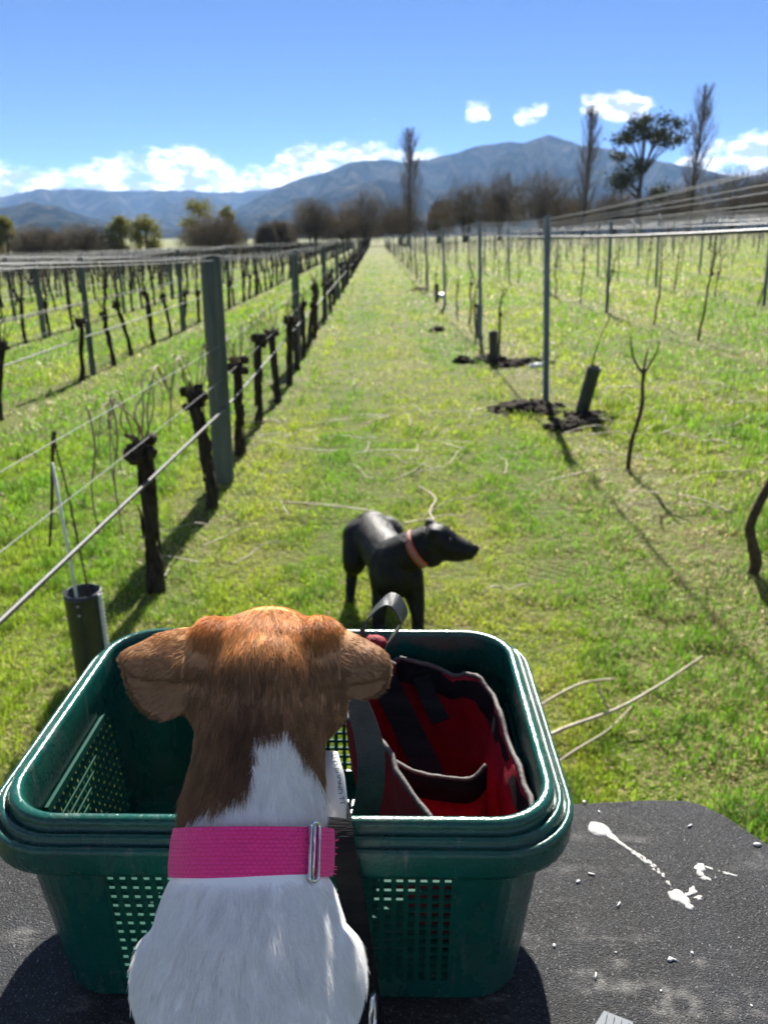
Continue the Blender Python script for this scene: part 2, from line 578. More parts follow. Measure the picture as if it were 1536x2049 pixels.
def poplar(x, y, h, w, seed, label):
    rng = np.random.default_rng(seed); r = random.Random(seed)
    root = tree_root("poplar_tree", x, y)
    tag(root, label, "tree", "bare poplars behind the vineyard")
    tr = MB(); path = [(r.uniform(-.15, .15) * (k > 0), r.uniform(-.15, .15), -0.3 + h * .93 * k / 7) for k in range(8)]
    tr.tube(path, [.38 * (1 - .92 * k / 7) + .02 for k in range(8)], 7)
    tr.build("trunk", MAT_BARK, root)
    nb = 150
    hb = h * (.05 + .88 * rng.random(nb)**.9)
    th = rng.random(nb) * 2 * math.pi
    ln = np.minimum(h * (.10 + .16 * (1 - hb / h)) * rng.uniform(.7, 1.25, nb), (h - hb) * rng.uniform(.5, 1.0, nb) + .4)
    outw = rng.uniform(.10, .32, nb)
    P0 = np.stack([np.zeros(nb), np.zeros(nb), hb], 1)
    lim = w * np.sin(math.pi * np.clip(.22 + .74 * hb / h, 0, 1))**.8 * rng.uniform(.4, 1.15, nb)
    out = np.minimum(ln * outw * 3.4, lim)
    P1 = P0 + np.stack([np.cos(th) * out, np.sin(th) * out, ln], 1)
    P1[:, 2] = np.minimum(P1[:, 2], h * rng.uniform(.94, 1.0, nb))
    A, B, W0, W1 = [P0], [P1], [np.full(nb, .05)], [np.full(nb, .02)]
    for _ in range(9):
        f = rng.uniform(.15, 1, nb)[:, None]
        q = P0 + (P1 - P0) * f
        t = np.minimum(rng.uniform(.6, 2.2, nb), (h - q[:, 2]) * .9 + .25)
        d = np.stack([np.cos(th + rng.normal(0, .9, nb)) * .28, np.sin(th + rng.normal(0, .9, nb)) * .28, np.ones(nb)], 1)
        e = q + d * t[:, None]
        e[:, 2] = np.minimum(e[:, 2], h * 1.01)
        A.append(q); B.append(e); W0.append(np.full(nb, .024)); W1.append(np.full(nb, .009))
    V, Q = strips(np.concatenate(A), np.concatenate(B), np.concatenate(W0), np.concatenate(W1), rng)
    link("crown", np_mesh("poplar_crown", V, Q), MAT_TWIG2, root)


def willow(x, y, h, w, seed, label):
    rng = np.random.default_rng(seed); r = random.Random(seed)
    root = tree_root("willow_tree", x, y)
    tag(root, label, "tree", "bare brown willows behind the vineyard")
    tr = MB()
    ns = 5
    for k in range(ns):
        a = r.uniform(0, 6.28); o = w * r.uniform(.05, .45)
        tr.tube([(0.2 * math.cos(a), .2 * math.sin(a), -.3), (o * .5 * math.cos(a), o * .5 * math.sin(a), h * .3), (o * math.cos(a), o * math.sin(a), h * .62)], [.24, .16, .06], 6)
    tr.build("trunk", MAT_BARK, root)
    n = 3000
    u = rng.normal(size=(n, 3)); u /= np.linalg.norm(u, axis=1)[:, None]
    u[:, 2] = np.abs(u[:, 2]) * 1.0 - .12
    lump = .72 + .60 * fbm(np.arctan2(u[:, 1], u[:, 0]) * 1.6 + 9, u[:, 2] * 3.2, seed, 3)
    rr = rng.random(n)**.42 * lump
    S = np.array([w, w * .8, h * .66])
    E = u * rr[:, None] * S + np.array([0, 0, h * .33])
    E[:, 2] = np.clip(E[:, 2], .3, h * 1.02)
    d = u * np.array([.7, .7, .5]) + np.array([0, 0, .75]) + rng.normal(0, .3, (n, 3))
    d /= np.linalg.norm(d, axis=1)[:, None]
    ln = rng.uniform(.7, 2.4, n)
    V, Q = strips(E - d * ln[:, None], E, rng.uniform(.022, .045, n), np.full(n, .010), rng)
    V[:, 2] = np.maximum(V[:, 2], 0.0)
    link("crown", np_mesh("willow_crown", V, Q), MAT_TWIG, root)


def evergreen(x, y, h, w, seed, label):
    rng = np.random.default_rng(seed)
    root = tree_root("evergreen_tree", x, y)
    tag(root, label, "tree", "leafy trees behind the vineyard")
    MB().tube([(0, 0, -.3), (.1, 0, h * .5), (0, .1, h * .85)], [.3, .2, .06], 7).build("trunk", MAT_BARK, root)
    C = []
    for k in range(26):
        a = rng.random() * 6.28; t = rng.random()
        prof = math.sin(math.pi * min(1, .18 + .78 * t))**.7
        o = w * prof * rng.uniform(.25, .85)
        c = np.array([o * math.cos(a), o * math.sin(a), h * (.14 + .78 * t)])
        C.append(c + rng.normal(size=(130, 3)) * np.array([.30, .30, .24]) * w * .55)
    C = np.concatenate(C)
    C[:, 2] = np.clip(C[:, 2], .3, h)
    V, T = leaf_tris(C, rng.uniform(.14, .32, len(C)), rng)
    link("crown", np_mesh("evergreen_crown", V, None, T), MAT_EVER, root)


def gum(x, y, h, w, seed, label):
    rng = np.random.default_rng(seed); r = random.Random(seed)
    root = tree_root("gum_tree", x, y)
    tag(root, label, "tree")
    tr = MB()
    tr.tube([(0, 0, -.3), (.1, 0, h * .2), (-.1, .1, h * .42), (.1, 0, h * .55)], [.55, .45, .36, .28], 8)
    ends = [(-.88, .82), (-.5, .94), (-.1, .985), (.35, .975), (.72, .93), (.98, .84), (.55, .85), (.15, .87), (-.38, .84), (-.78, .52), (-.55, .44), (.45, .40), (-.30, .58), (-.65, .86), (-.25, .90), (.12, .93), (.55, .89), (.85, .82), (-.62, .70), (.35, .86), (-.45, .50), (-.7, .47), (.62, .37)]
    C = []
    for (fx, fz) in ends:
        e = np.array([fx * w * .88, r.uniform(-.6, .6) * w, fz * h])
        z0 = h * min(.53, fz * .7)
        tr.tube([(0, 0, z0), (e[0] * .45, e[1] * .45, z0 + (e[2] - z0) * .55), tuple(e)], [.2, .12, .05], 5)
        k = 300
        C.append(e + rng.normal(size=(k, 3)) * np.array([.125 * w, .15 * w, .030 * h]))
    tr.build("trunk", MAT_BARK, root)
    C = np.concatenate(C)
    V, T = leaf_tris(C, rng.uniform(.16, .34, len(C)), rng)
    link("crown", np_mesh("gum_crown", V, None, T), MAT_GUM, root)


poplar(6.6, 160, 20.7, 3.0, 1, "bare poplar standing alone at the end of the mown lane")
poplar(38.1, 150, 21.6, 3.0, 2, "bare poplar between the brown willows and the spreading gum tree")
poplar(55.6, 145, 23.7, 3.0, 3, "tallest bare poplar, beyond the spreading gum tree")
gum(44.7, 140, 18.1, 6.3, 4, "tall dark evergreen gum with spreading flat crown between two poplars")
WILLOWS = [(-12.4, 165, 9.5, 5.0, "rounded brown willow on the mountain side of the lane's end"),
           (-1.5, 168, 10.2, 8.2, "broad brown willow standing just before the lone poplar"),
           (-19.6, 170, 6.0, 3.7, "small dark bare willow at the low end of the willow row"),
           (17.5, 158, 10.6, 6.8, "brown willow first past the lone poplar, below the mountain"),
           (25.4, 166, 11.8, 4.6, "narrow grey-brown willow between two broader ochre ones"),
           (31.5, 155, 11.5, 6.5, "broad ochre-brown willow under the mountain summit"),
           (48.3, 165, 8.1, 6.0, "low brown willow in front of which the gum tree rises"),
           (57.8, 160, 8.8, 7.2, "wide brown willow between the gum and the tallest poplar"),
           (65.1, 150, 10.9, 7.8, "large russet-brown willow next past the tallest poplar"),
           (73.6, 152, 11.4, 5.5, "russet-brown willow cut by the picture edge beyond the tallest poplar"),
           (13.4, 170, 8.3, 3.1, "slim bare willow close behind the lone poplar"),
           (-27.5, 140, 7.4, 7.0, "brown dome-shaped willow in front of the tall leafy tree"),
           (-52.5, 148, 6.9, 7.0, "low brown willow beside the pair of small leafy trees"),
           (-61.0, 148, 6.7, 6.6, "low brown willow beside the yellow-green tree at the edge"),
           (-6.3, 175, 7.5, 7.6, "dark willow filling the gap behind two rounded brown willows"),
           (5.3, 175, 7.9, 5.7, "dark willow right behind the lone poplar's trunk"),
           (-22.0, 165, 5.6, 2.6, "lowest dark bare shrub willow before the open valley gap"),
           (-73.4, 150, 7.2, 6.5, "brown willow outside the frame beyond the yellow-green tree"),
           (79.8, 150, 11.3, 7.6, "brown willow outside the frame beyond the russet ones"),
           (40.0, 172, 7.6, 6.0, "dark willow seen low through the second poplar's trunk")]
for i, (x, y, h, w, lb) in enumerate(WILLOWS):
    willow(x, y, h * (1.2 if x > -25 else 1.06), w * (1.08 if x > -25 else 1.0), 40 + i, lb)
for i, (x, y, h, w, lb) in enumerate([(-32.0, 150, 9.8, 4.6, "tall yellow-green leafy tree behind the brown dome-shaped willow"),
                                      (-26.9, 150, 8.6, 2.4, "smaller leafy tree peeping over the brown dome-shaped willow"),
                                      (-42.0, 150, 7.4, 3.6, "greener of the pair of small leafy trees near the valley gap"),
                                      (-46.4, 150, 7.3, 3.2, "yellower of the pair of small leafy trees near the valley gap"),
                                      (-66.5, 148, 7.9, 2.4, "bright yellow-green tree at the very edge of the vineyard")]):
    evergreen(x, y, h, w, 80 + i, lb)

# ------------------------------------------------------------------ grass
MAT_GRASS = material("grass_blades", (.1, .2, .03), rough=.46, spec=.35, translucent=.55, attr="tint")
ROWS_L = [-1.13 - 3.0 * k for k in range(21)]
ROWS_R = [1.76 + 3.06 * k for k in range(21)]


def build_grass():
    rng = np.random.default_rng(5)
    N = 520000
    d = np.exp(rng.uniform(math.log(1.25), math.log(85), N))
    a = rng.uniform(-.72, .72, N) + rad(.6)
    wide = rng.random(N) < .11
    a = np.where(wide, np.sign(a) * (.62 + .75 * rng.random(N)), a)
    x, y = d * np.sin(a), d * np.cos(a)
    nn_ = 170000
    d2 = np.exp(rng.uniform(math.log(1.5), math.log(8), nn_)); a2 = rng.uniform(-.66, .66, nn_) + rad(.6)
    x, y = np.concatenate([x, d2 * np.sin(a2)]), np.concatenate([y, d2 * np.cos(a2)])
    # a thin cover beside and behind the machine as well
    nb = 26000
    x = np.concatenate([x, rng.uniform(-4.5, 4.5, nb)]); y = np.concatenate([y, rng.uniform(-2.5, 3.0, nb)])
    d = np.hypot(x, y); N = len(x)
    keep = np.ones(N, bool)
    patch = fbm(x * 1.7, y * 1.7, 21, 4)
    clump = fbm(x * 6.5, y * 6.5, 77, 3)
    allrows = np.array(ROWS_L + ROWS_R)
    rowd = np.min(np.abs(x[:, None] - allrows[None]), axis=1)
    side = x > 1.0
    under = np.exp(-(rowd / .33)**2)
    bare = (patch < .38) & (rng.random(N) < .40)
    bare |= (under > .5) & (rng.random(N) < .35)
    keep &= ~bare
    x, y, d, patch, clump, under, side = [q[keep] for q in (x, y, d, patch, clump, under, side)]
    N = len(x)
    z = gz(x, y)
    h = (.020 + .068 * np.clip((clump - .33) * 2.6, 0, 1) * rng.uniform(.5, 1.3, N)) * (1 - .3 * under)
    inlane = ((x > -.75) & (x < 1.25)).astype(float)
    h = h * (1 - .42 * inlane * np.clip(d / 4, .3, 1))
    far = np.clip(d / 4.0, 1, 8)
    w = .0017 * far * rng.uniform(.7, 1.5, N)
    h = h * np.clip(.8 + d / 20, .8, 1.5)
    lean = rng.uniform(.15, 1.25, N)
    # tints: fresh green, yellow-green, straw
    g1 = np.array([.125, .265, .012]); g2 = np.array([.285, .345, .026]); g3 = np.array([.52, .44, .23]); g4 = np.array([.060, .140, .018])
    k = np.clip((fbm(x * .9 + 4, y * .35, 33, 4) - .36) * 3.2, 0, 1)
    lane = np.exp(-((x - .42) / .40)**2) * .50 - np.exp(-((x + .28) / .24)**2) * .45 + np.exp(-((x + .72) / .2)**2) * .4 - np.exp(-((x - 1.12) / .2)**2) * .3
    k = np.clip(k + lane + rng.normal(0, .22, N), 0, 1)
    C = g1 + (g2 - g1) * k[:, None]
    dk = np.clip((clump - .52) * 3, 0, .8)[:, None]
    C = C * (1 - dk) + g4 * dk * 1.1
    strawp = .05 + .13 * np.exp(-((x - .5) / .3)**2) + .25 * under + .16 * side + .25 * np.clip((patch - .55) * 3, 0, 1)
    dry = np.clip((fbm(x * .55 + 40, y * .4 + 3, 91, 4) - .52) * 4.5, 0, 1)
    strawp = strawp + .24 * dry
    st = rng.random(N) < strawp
    C[st] = g3 * rng.uniform(.55, 1.25, (st.sum(), 1))
    lean[st] = rng.uniform(1.0, 2.6, st.sum()); h[st] *= .75
    C *= 1.32 * rng.uniform(.62, 1.4, (N, 1))
    th = rng.uniform(0, 2 * math.pi, N)
    dx, dy = np.cos(th), np.sin(th)
    sx, sy = -dy * w, dx * w
    b = np.stack([x, y, z - .004], 1)
    hv = h / np.sqrt(1 + .35 * lean**2)
    mid = b + np.stack([dx * h * lean * .22, dy * h * lean * .22, hv * .62], 1)
    tip = b + np.stack([dx * h * lean * .72, dy * h * lean * .72, hv], 1)
    s = np.stack([sx, sy, np.zeros(N)], 1)
    V = np.stack([b - s, b + s, mid + s * .85, mid - s * .85, tip], 1).reshape(-1, 3)
    i = (np.arange(N) * 5)[:, None]
    me = np_mesh("grass", V, i + np.array([[0, 1, 2, 3]]), i + np.array([[3, 2, 4]]))
    at = me.attributes.new("tint", 'FLOAT_COLOR', 'POINT')
    col = np.ones((N, 5, 4), np.float32); col[:, :, :3] = C[:, None, :]
    at.data.foreach_set('color', col.ravel())
    o = link("grass", me, MAT_GRASS)
    tag(o, "short yellow-green winter grass covering the vineyard floor", "grass", kind='stuff')


build_grass()

# ------------------------------------------------------------------ vineyard
MAT_VINE = material("old_vine_bark", (.020, .016, .014), (.060, .046, .036), rough=.95, scale=38, bump=.006, bscale=45, spec=.12, stretch=(1, 1, .35))
MAT_YVINE = material("young_vine_bark", (.045, .032, .022), (.10, .075, .05), rough=.9, scale=30, bump=.003, spec=.15)
MAT_CANE = material("vine_cane", (.17, .12, .075), (.32, .25, .16), rough=.6, scale=25, spec=.35)
MAT_DRYCANE = material("pruned_cane", (.26, .20, .13), (.45, .38, .28), rough=.55, scale=22, spec=.4)
MAT_POST = material("treated_timber", (.062, .078, .070), (.135, .150, .130), rough=.85, scale=16, bump=.004, bscale=24, spec=.2, stretch=(1, 1, .06))
MAT_STEEL = material("galvanised_steel_post", (.16, .20, .24), (.26, .30, .33), rough=.5, scale=9, metal=.55, spec=.5, stretch=(1, 1, .3))
MAT_WIRE = material("galvanised_wire", (.20, .21, .22), rough=.6, metal=.15, spec=.35)
MAT_HOSE = material("black_drip_hose", (.02, .02, .022), (.05, .05, .052), rough=.5, scale=14, spec=.35)
MAT_GUARD = material("dark_tree_guard", (.010, .016, .016), (.022, .032, .030), rough=.42, scale=10, spec=.5)
MAT_STAKE = material("pale_fibreglass_stake", (.55, .58, .52), (.68, .70, .64), rough=.5, scale=30)
MAT_SOIL = material("dug_soil", (.016, .012, .010), (.05, .038, .028), rough=.95, scale=26, bump=.02, bscale=30, spec=.15)
MAT_WHITE = material("white_plastic", (.72, .73, .72), (.80, .80, .79), rough=.4, scale=12)

ORD = ["first", "second", "third", "fourth", "fifth", "sixth", "seventh", "eighth", "ninth", "tenth", "eleventh", "twelfth", "thirteenth", "fourteenth", "fifteenth",
       "sixteenth", "seventeenth", "eighteenth", "nineteenth", "twentieth", "twenty-first"]


def in_view(x, y, m=33.0):
    return y > .5 and abs(math.degrees(math.atan2(x, y)) - .6) < m


# ---- old vines
def old_trunk(r, h, rad0, bend=(0, 0), n=9, head=1.0):
    mb = MB()
    pts, rr = [], []
    K = 9
    for k in range(K):
        t = k / (K - 1)
        pts.append((bend[0] * t**1.5 + r.uniform(-.014, .014) * (k > 0), bend[1] * t**1.5 + r.uniform(-.014, .014) * (k > 0), -.06 + (h + .06) * t))
        rr.append(rad0 * (1.28 - .35 * min(1, t * 3) + .12 * math.sin(t * 9 + r.random() * 3) + (.25 if t > .9 else 0)))
    mb.tube(pts, rr, n, r, .13)
    T = Vector(pts[-1])
    for k in range(9):
        a = r.uniform(0, 6.28)
        c = T + Vector((math.cos(a) * .045 * head, math.sin(a) * .075 * head, r.uniform(-.05, .045) * head))
        mb.blob(c, rad0 * r.uniform(.5, 1.0) * head, 7, 5, r, .26, (1, 1, .85))
    for k in range(7):
        a = r.uniform(0, 6.28); q = r.uniform(.45, .9)
        e = T + Vector((math.cos(a) * .09, math.sin(a) * .12, r.uniform(.0, .09))) * q * head
        mb.tube([T + Vector((0, 0, -.02)), (T + e) / 2 + Vector((0, 0, r.uniform(-.01, .02))), e], [.022, .016, .010], 5, r, .2)
    return mb, T


def cane_path(r, T, dirn, up, over, drop):
    """springs from the head, climbs to the fruiting wire and bends over it"""
    a = T + Vector((r.uniform(-.03, .03), .06 * dirn, .03))
    pts = [a, a + Vector((r.uniform(-.05, .05), .08 * dirn, up * .45)), a + Vector((r.uniform(-.03, .03), .20 * dirn, up * .9)),
           a + Vector((r.uniform(-.02, .02), .28 * dirn + over * .25 * dirn, up)), a + Vector((r.uniform(-.02, .02), .30 * dirn + over * .8 * dirn, up - drop * .35)),
           a + Vector((r.uniform(-.05, .05), .31 * dirn + over * dirn, up - drop))]
    return catmull(pts, 4)


def near_vine(x, y, h, rad0, bend, seed, label, group, canes=4, wire=1.0):
    rad0 *= .82
    r = random.Random(seed)
    root = empty("grapevine", (x, y, gzs(x, y)))
    tag(root, label, "grapevine", group)
    mb, T = old_trunk(r, h, rad0, bend, 14, 1.18)
    for k in range(26):          # shaggy strips of loose bark
        a = r.uniform(0, 6.28); z0 = r.uniform(-.02, h * .75); ln = r.uniform(.08, .28); q0 = rad0 * r.uniform(.86, 1.08)
        pts = []
        for i in range(4):
            z = z0 + ln * i / 3; t = max(0, min(1, z / h)); off = q0 * (1 + (.25 if i in (0, 3) and r.random() < .5 else .02)); a += r.uniform(-.12, .12)
            pts.append((bend[0] * t**1.5 + math.cos(a) * off, bend[1] * t**1.5 + math.sin(a) * off, z))
        mb.tube(pts, [.003, .007, .006, .002], 4, r, .3)
    mb.build("trunk", MAT_VINE, root)
    for k in range(canes):
        p = cane_path(r, T, 1 if k % 2 else -1, wire - T.z + r.uniform(-.03, .05), r.uniform(.03, .30), r.uniform(.10, .50))
        MB().tube(p, [.0046 * (1 - .5 * i / len(p)) for i in range(len(p))], 5, r, .15).build("cane", MAT_CANE, root)
    return root


G1 = "vines of the first row on the wooden-post side"
near_vine(-1.16, 3.71, .80, .048, (.02, -.02), 1, "closest old vine trunk with a burnt-looking knobbly head, before the thick post", G1, 8, 1.06)
near_vine(-1.11, 5.00, .76, .046, (-.09, .05), 2, "old vine trunk leaning onto the thick wooden post", G1, 7, 1.03)
near_vine(-1.16, 6.40, .78, .044, (.05, -.10), 3, "old vine trunk first behind the thick wooden post, head hooked over", G1, 7, 1.02)
near_vine(-1.16, 7.56, .82, .043, (.02, .02), 4, "upright old vine trunk, second behind the thick wooden post", G1, 6, 1.02)
near_vine(-1.10, 8.55, .74, .042, (-.03, .03), 5, "old vine trunk third behind the thick wooden post", G1, 4, 1.02)
near_vine(-1.08, 9.70, .80, .044, (.03, .02), 6, "old vine trunk just before the second wooden post of its row", G1, 4, 1.02)


def vine_proto(seed, tall):
    """a simplified old vine as one mesh: trunk, head and canes"""
    r = random.Random(seed)
    mb, T = old_trunk(r, r.uniform(.70, .86), r.uniform(.036, .046), (r.uniform(-.08, .08), r.uniform(-.10, .10)), 6, .95)
    nc = 14 if tall else 5
    for k in range(nc):
        dy = r.uniform(-.55, .55) if tall else r.uniform(-.35, .35)
        up = r.uniform(.35, .80) if tall else r.uniform(.18, .34)
        e = T + Vector((r.uniform(-.12, .12), dy, up))
        m = T + Vector((r.uniform(-.05, .05), dy * .55, up * .4))
        mb.tube([T, m, e], [.009, .0075, .005] if tall else [.007, .006, .004], 4)
    return mb


def cheap_vine(seed, tall, thin=False):
    r = random.Random(seed); mb = MB()
    if thin:
        h = r.uniform(.75, 1.15)
        mb.tube([(0, 0, -.05), (r.uniform(-.05, .05), r.uniform(-.05, .05), h * .5), (r.uniform(-.1, .1), r.uniform(-.1, .1), h)], [.022, .018, .012], 4, cap=False)
        mb.tube([(0, 0, h * .9), (r.uniform(-.1, .1), r.uniform(-.25, .25), h * 1.2)], [.009, .004], 3, cap=False)
        return mb
    h = r.uniform(.70, .86)
    mb.tube([(0, 0, -.06), (r.uniform(-.03, .03), r.uniform(-.04, .04), h * .5), (r.uniform(-.05, .05), r.uniform(-.06, .06), h), (0, 0, h + .08)], [.05, .042, .055, .02], 5)
    for k in range(10 if tall else 4):
        mb.tube([(0, 0, h), (r.uniform(-.12, .12), r.uniform(-.55, .55), h + (r.uniform(.35, .8) if tall else .25))], [.009, .006], 3, cap=False)
    return mb


def merge_many(name, protos, spots, mat, parent=None):
    """one mesh of very many far copies"""
    arrs = []
    for p in protos:
        v = np.array(p.v); q = [f for f in p.f if len(f) == 4]; t = [f for f in p.f if len(f) == 3]
        arrs.append((v, np.array(q, int).reshape(-1, 4), np.array(t, int).reshape(-1, 3)))
    V, Q, T, off = [], [], [], 0
    for i, (x, y, z, rz, s) in enumerate(spots):
        v, q, t = arrs[i % len(arrs)]
        c, sn = math.cos(rz), math.sin(rz)
        w = np.stack([(v[:, 0] * c - v[:, 1] * sn) * s + x, (v[:, 0] * sn + v[:, 1] * c) * s + y, v[:, 2] * s + z], 1)
        V.append(w); Q.append(q + off); T.append(t + off); off += len(v)
    return link(name, np_mesh(name, np.concatenate(V), np.concatenate(Q), np.concatenate(T), smooth=True), mat, parent)


rv = random.Random(77)
cand = []
for k, rx in enumerate(ROWS_L):
    y = 10.9 if k == 0 else 3.0 + rv.uniform(0, 1.0)
    while y < 148:
        x = rx + rv.uniform(-.05, .05)
        if in_view(x, y) and rv.random() > .05:
            cand.append((math.hypot(x, y), k, x, y))
        y += 1.24 + rv.uniform(-.12, .12)
cand.sort()
PRO_SHORT = [vine_proto(100 + i, False).mesh("grapevine") for i in range(6)]
PRO_TALL = [vine_proto(120 + i, True).mesh("grapevine") for i in range(6)]
for me in PRO_SHORT + PRO_TALL:
    me.materials.append(MAT_VINE)
count = {}
for i, (d, k, x, y) in enumerate(cand[:290]):
    c = count[k] = count.get(k, -1) + 1
    o = link("grapevine", (PRO_SHORT if k < 2 else PRO_TALL)[i % 6])
    o.location = (x, y, gzs(x, y)); o.rotation_euler = (rv.uniform(-.05, .05), rv.uniform(-.05, .05), rv.choice((0, math.pi)) + rv.uniform(-.3, .3))
    s = rv.uniform(.9, 1.1); o.scale = (s, s, s)
    if c < 12 and k == 0:
        tag(o, "dark old vine trunk beside the mown lane, %s past the second wooden post" % ORD[c], "grapevine", G1 + ", beyond the second post")
    elif c < 14 and k < 5:
        tag(o, "dark old vine trunk, %s in view in the %s row on the wooden-post side" % (ORD[c], ORD[k]), "grapevine", "vines of the %s row on the wooden-post side" % ORD[k])
    elif k == 0:
        tag(o, "dark old vine trunk far along the lane in the first wooden-post row", "grapevine", G1 + ", beyond the second post")
    else:
        tag(o, "dark old vine trunk far down the %s row on the wooden-post side" % ORD[k], "grapevine", "vines of the %s row on the wooden-post side" % ORD[k])
far = [(x, y, gzs(x, y), rv.uniform(0, 6.28), rv.uniform(.9, 1.1)) for (d, k, x, y) in cand[290:]]
o = merge_many("far_vines", [cheap_vine(140 + i, True) for i in range(6)], far, MAT_VINE)
tag(o, "mass of far leafless vines on the wooden-post side", "vines", kind='stuff')

# ---- young thin vines of the other block


def young_vine(x, y, pts, radii, forks, seed, label, group, parts=True):
    r = random.Random(seed)
    root = empty("young_vine", (x, y, gzs(x, y)))
    tag(root, label, "grapevine", group)
    MB().tube(catmull(pts, 4), list(np.interp(np.linspace(0, 1, (len(pts) - 1) * 4 + 1), np.linspace(0, 1, len(radii)), radii)), 7, r, .14).build("trunk", MAT_YVINE, root)
    for f in forks:
        p = catmull(f, 4)
        MB().tube(p, [.009 * (1 - .6 * i / len(p)) for i in range(len(p))], 5, r, .12).build("cane", MAT_YVINE, root)
    return root


GR1 = "young vines of the first row on the steel-post side"
young_vine(1.89, 3.53, [(0, 0, -.05), (.015, 0, .08), (-.02, 0, .17), (-.045, 0, .28), (-.01, .0, .42), (.04, 0, .58), (.07, .02, .80), (.06, .04, 1.0)], [.026, .03, .024, .022, .02, .018, .015],
           [[(.06, .04, .95), (.1, .1, 1.15), (.08, .3, 1.4)]], 11, "crooked S-bent young vine cut by the picture edge, beside the mown lane", GR1)
young_vine(1.85, 5.40, [(0, 0, -.05), (.0, 0, .2), (.045, 0, .45), (.035, 0, .62), (.03, 0, .74)], [.018, .016, .014, .014],
           [[(.03, 0, .70), (-.04, .02, .80), (-.07, .03, .92), (-.075, .03, .96)], [(.03, 0, .72), (.04, .01, .82), (.045, 0, .88)], [(.035, 0, .70), (.10, .02, .82), (.13, .02, .93)]], 12,
           "slender young vine forked like a Y, nearest in front of the steel post", GR1)

rv = random.Random(31)
cand = []
for k, rx in enumerate(ROWS_R):
    y = 9.2 if k == 0 else 4.0 + rv.uniform(0, 1.2)
    while y < 148:
        x = rx + rv.uniform(-.12, .12)
        if in_view(x, y) and rv.random() > .12:
            cand.append((math.hypot(x, y), k, x, y))
        y += 2.2 + rv.uniform(-.3, .3)
cand.sort()


def yproto(seed):
    r = random.Random(seed); mb = MB()
    h = r.uniform(.75, 1.25)
    pts = [(r.uniform(-.025, .025) * (k > 0), r.uniform(-.025, .025) * (k > 0), -.05 + (h + .05) * k / 5) for k in range(6)]
    mb.tube(pts, [.021, .018, .016, .016, .014, .011], 6, r, .18)
    T = Vector(pts[-1])
    if r.random() < .6:
        mb.blob(T - Vector((0, 0, h * r.uniform(.08, .4))), .036, 6, 4, r, .3)
    for k in range(r.choice((1, 2, 2, 3))):
        mb.tube([T, T + Vector((r.uniform(-.07, .07), r.uniform(-.10, .10), .12)), T + Vector((r.uniform(-.12, .12), r.uniform(-.2, .2), r.uniform(.2, .38)))], [.009, .007, .004], 4)
    return mb


YP = [yproto(200 + i).mesh("young_vine") for i in range(8)]
for me in YP:
    me.materials.append(MAT_YVINE)
count = {}
for i, (d, k, x, y) in enumerate(cand[:240]):
    c = count[k] = count.get(k, -1) + 1
    o = link("young_vine", YP[i % 8]); o.location = (x, y, gzs(x, y))
    o.rotation_euler = (rv.uniform(-.10, .10), rv.uniform(-.05, .14), rv.uniform(0, 6.28))
    if c < 12 and k < 5:
        tag(o, "thin crooked vine stem, %s in view in the %s row on the steel-post side" % (ORD[c + (2 if k == 0 else 0)], ORD[k]), "grapevine", "vines of the %s row on the steel-post side" % ORD[k])
    elif k == 0:
        tag(o, "thin young vine far down the steel-post row that borders the mown lane", "grapevine", GR1 + ", beyond the soil heaps")
    else:
        tag(o, "thin vine stem far down the %s row on the steel-post side" % ORD[k], "grapevine", "vines of the %s row on the steel-post side" % ORD[k])
far = [(x, y, gzs(x, y), rv.uniform(0, 6.28), rv.uniform(.9, 1.2)) for (d, k, x, y) in cand[240:]]
o = merge_many("far_young_vines", [cheap_vine(240 + i, False, True) for i in range(6)], far, MAT_YVINE)
tag(o, "mass of far thin vine stems on the steel-post side", "vines", kind='stuff')

# ---- wooden posts


def wood_post(h, r0, seed, n=14):
    r = random.Random(seed); mb = MB()
    zs = [-.25, 0, h * .25, h * .5, h * .75, h - .012, h]
    rings = []
    for k, z in enumerate(zs):
        q = r0 * (1.03 - .06 * z / h) * (.93 if k == 6 else 1)
        rings.append([(q * (1 + .035 * math.sin(3 * a + seed) + r.uniform(-.012, .012)) * math.cos(a), q * (1 + .03 * math.cos(2 * a + seed)) * math.sin(a), z) for a in (2 * math.pi * j / n for j in range(n))])
    return mb.rings(rings)


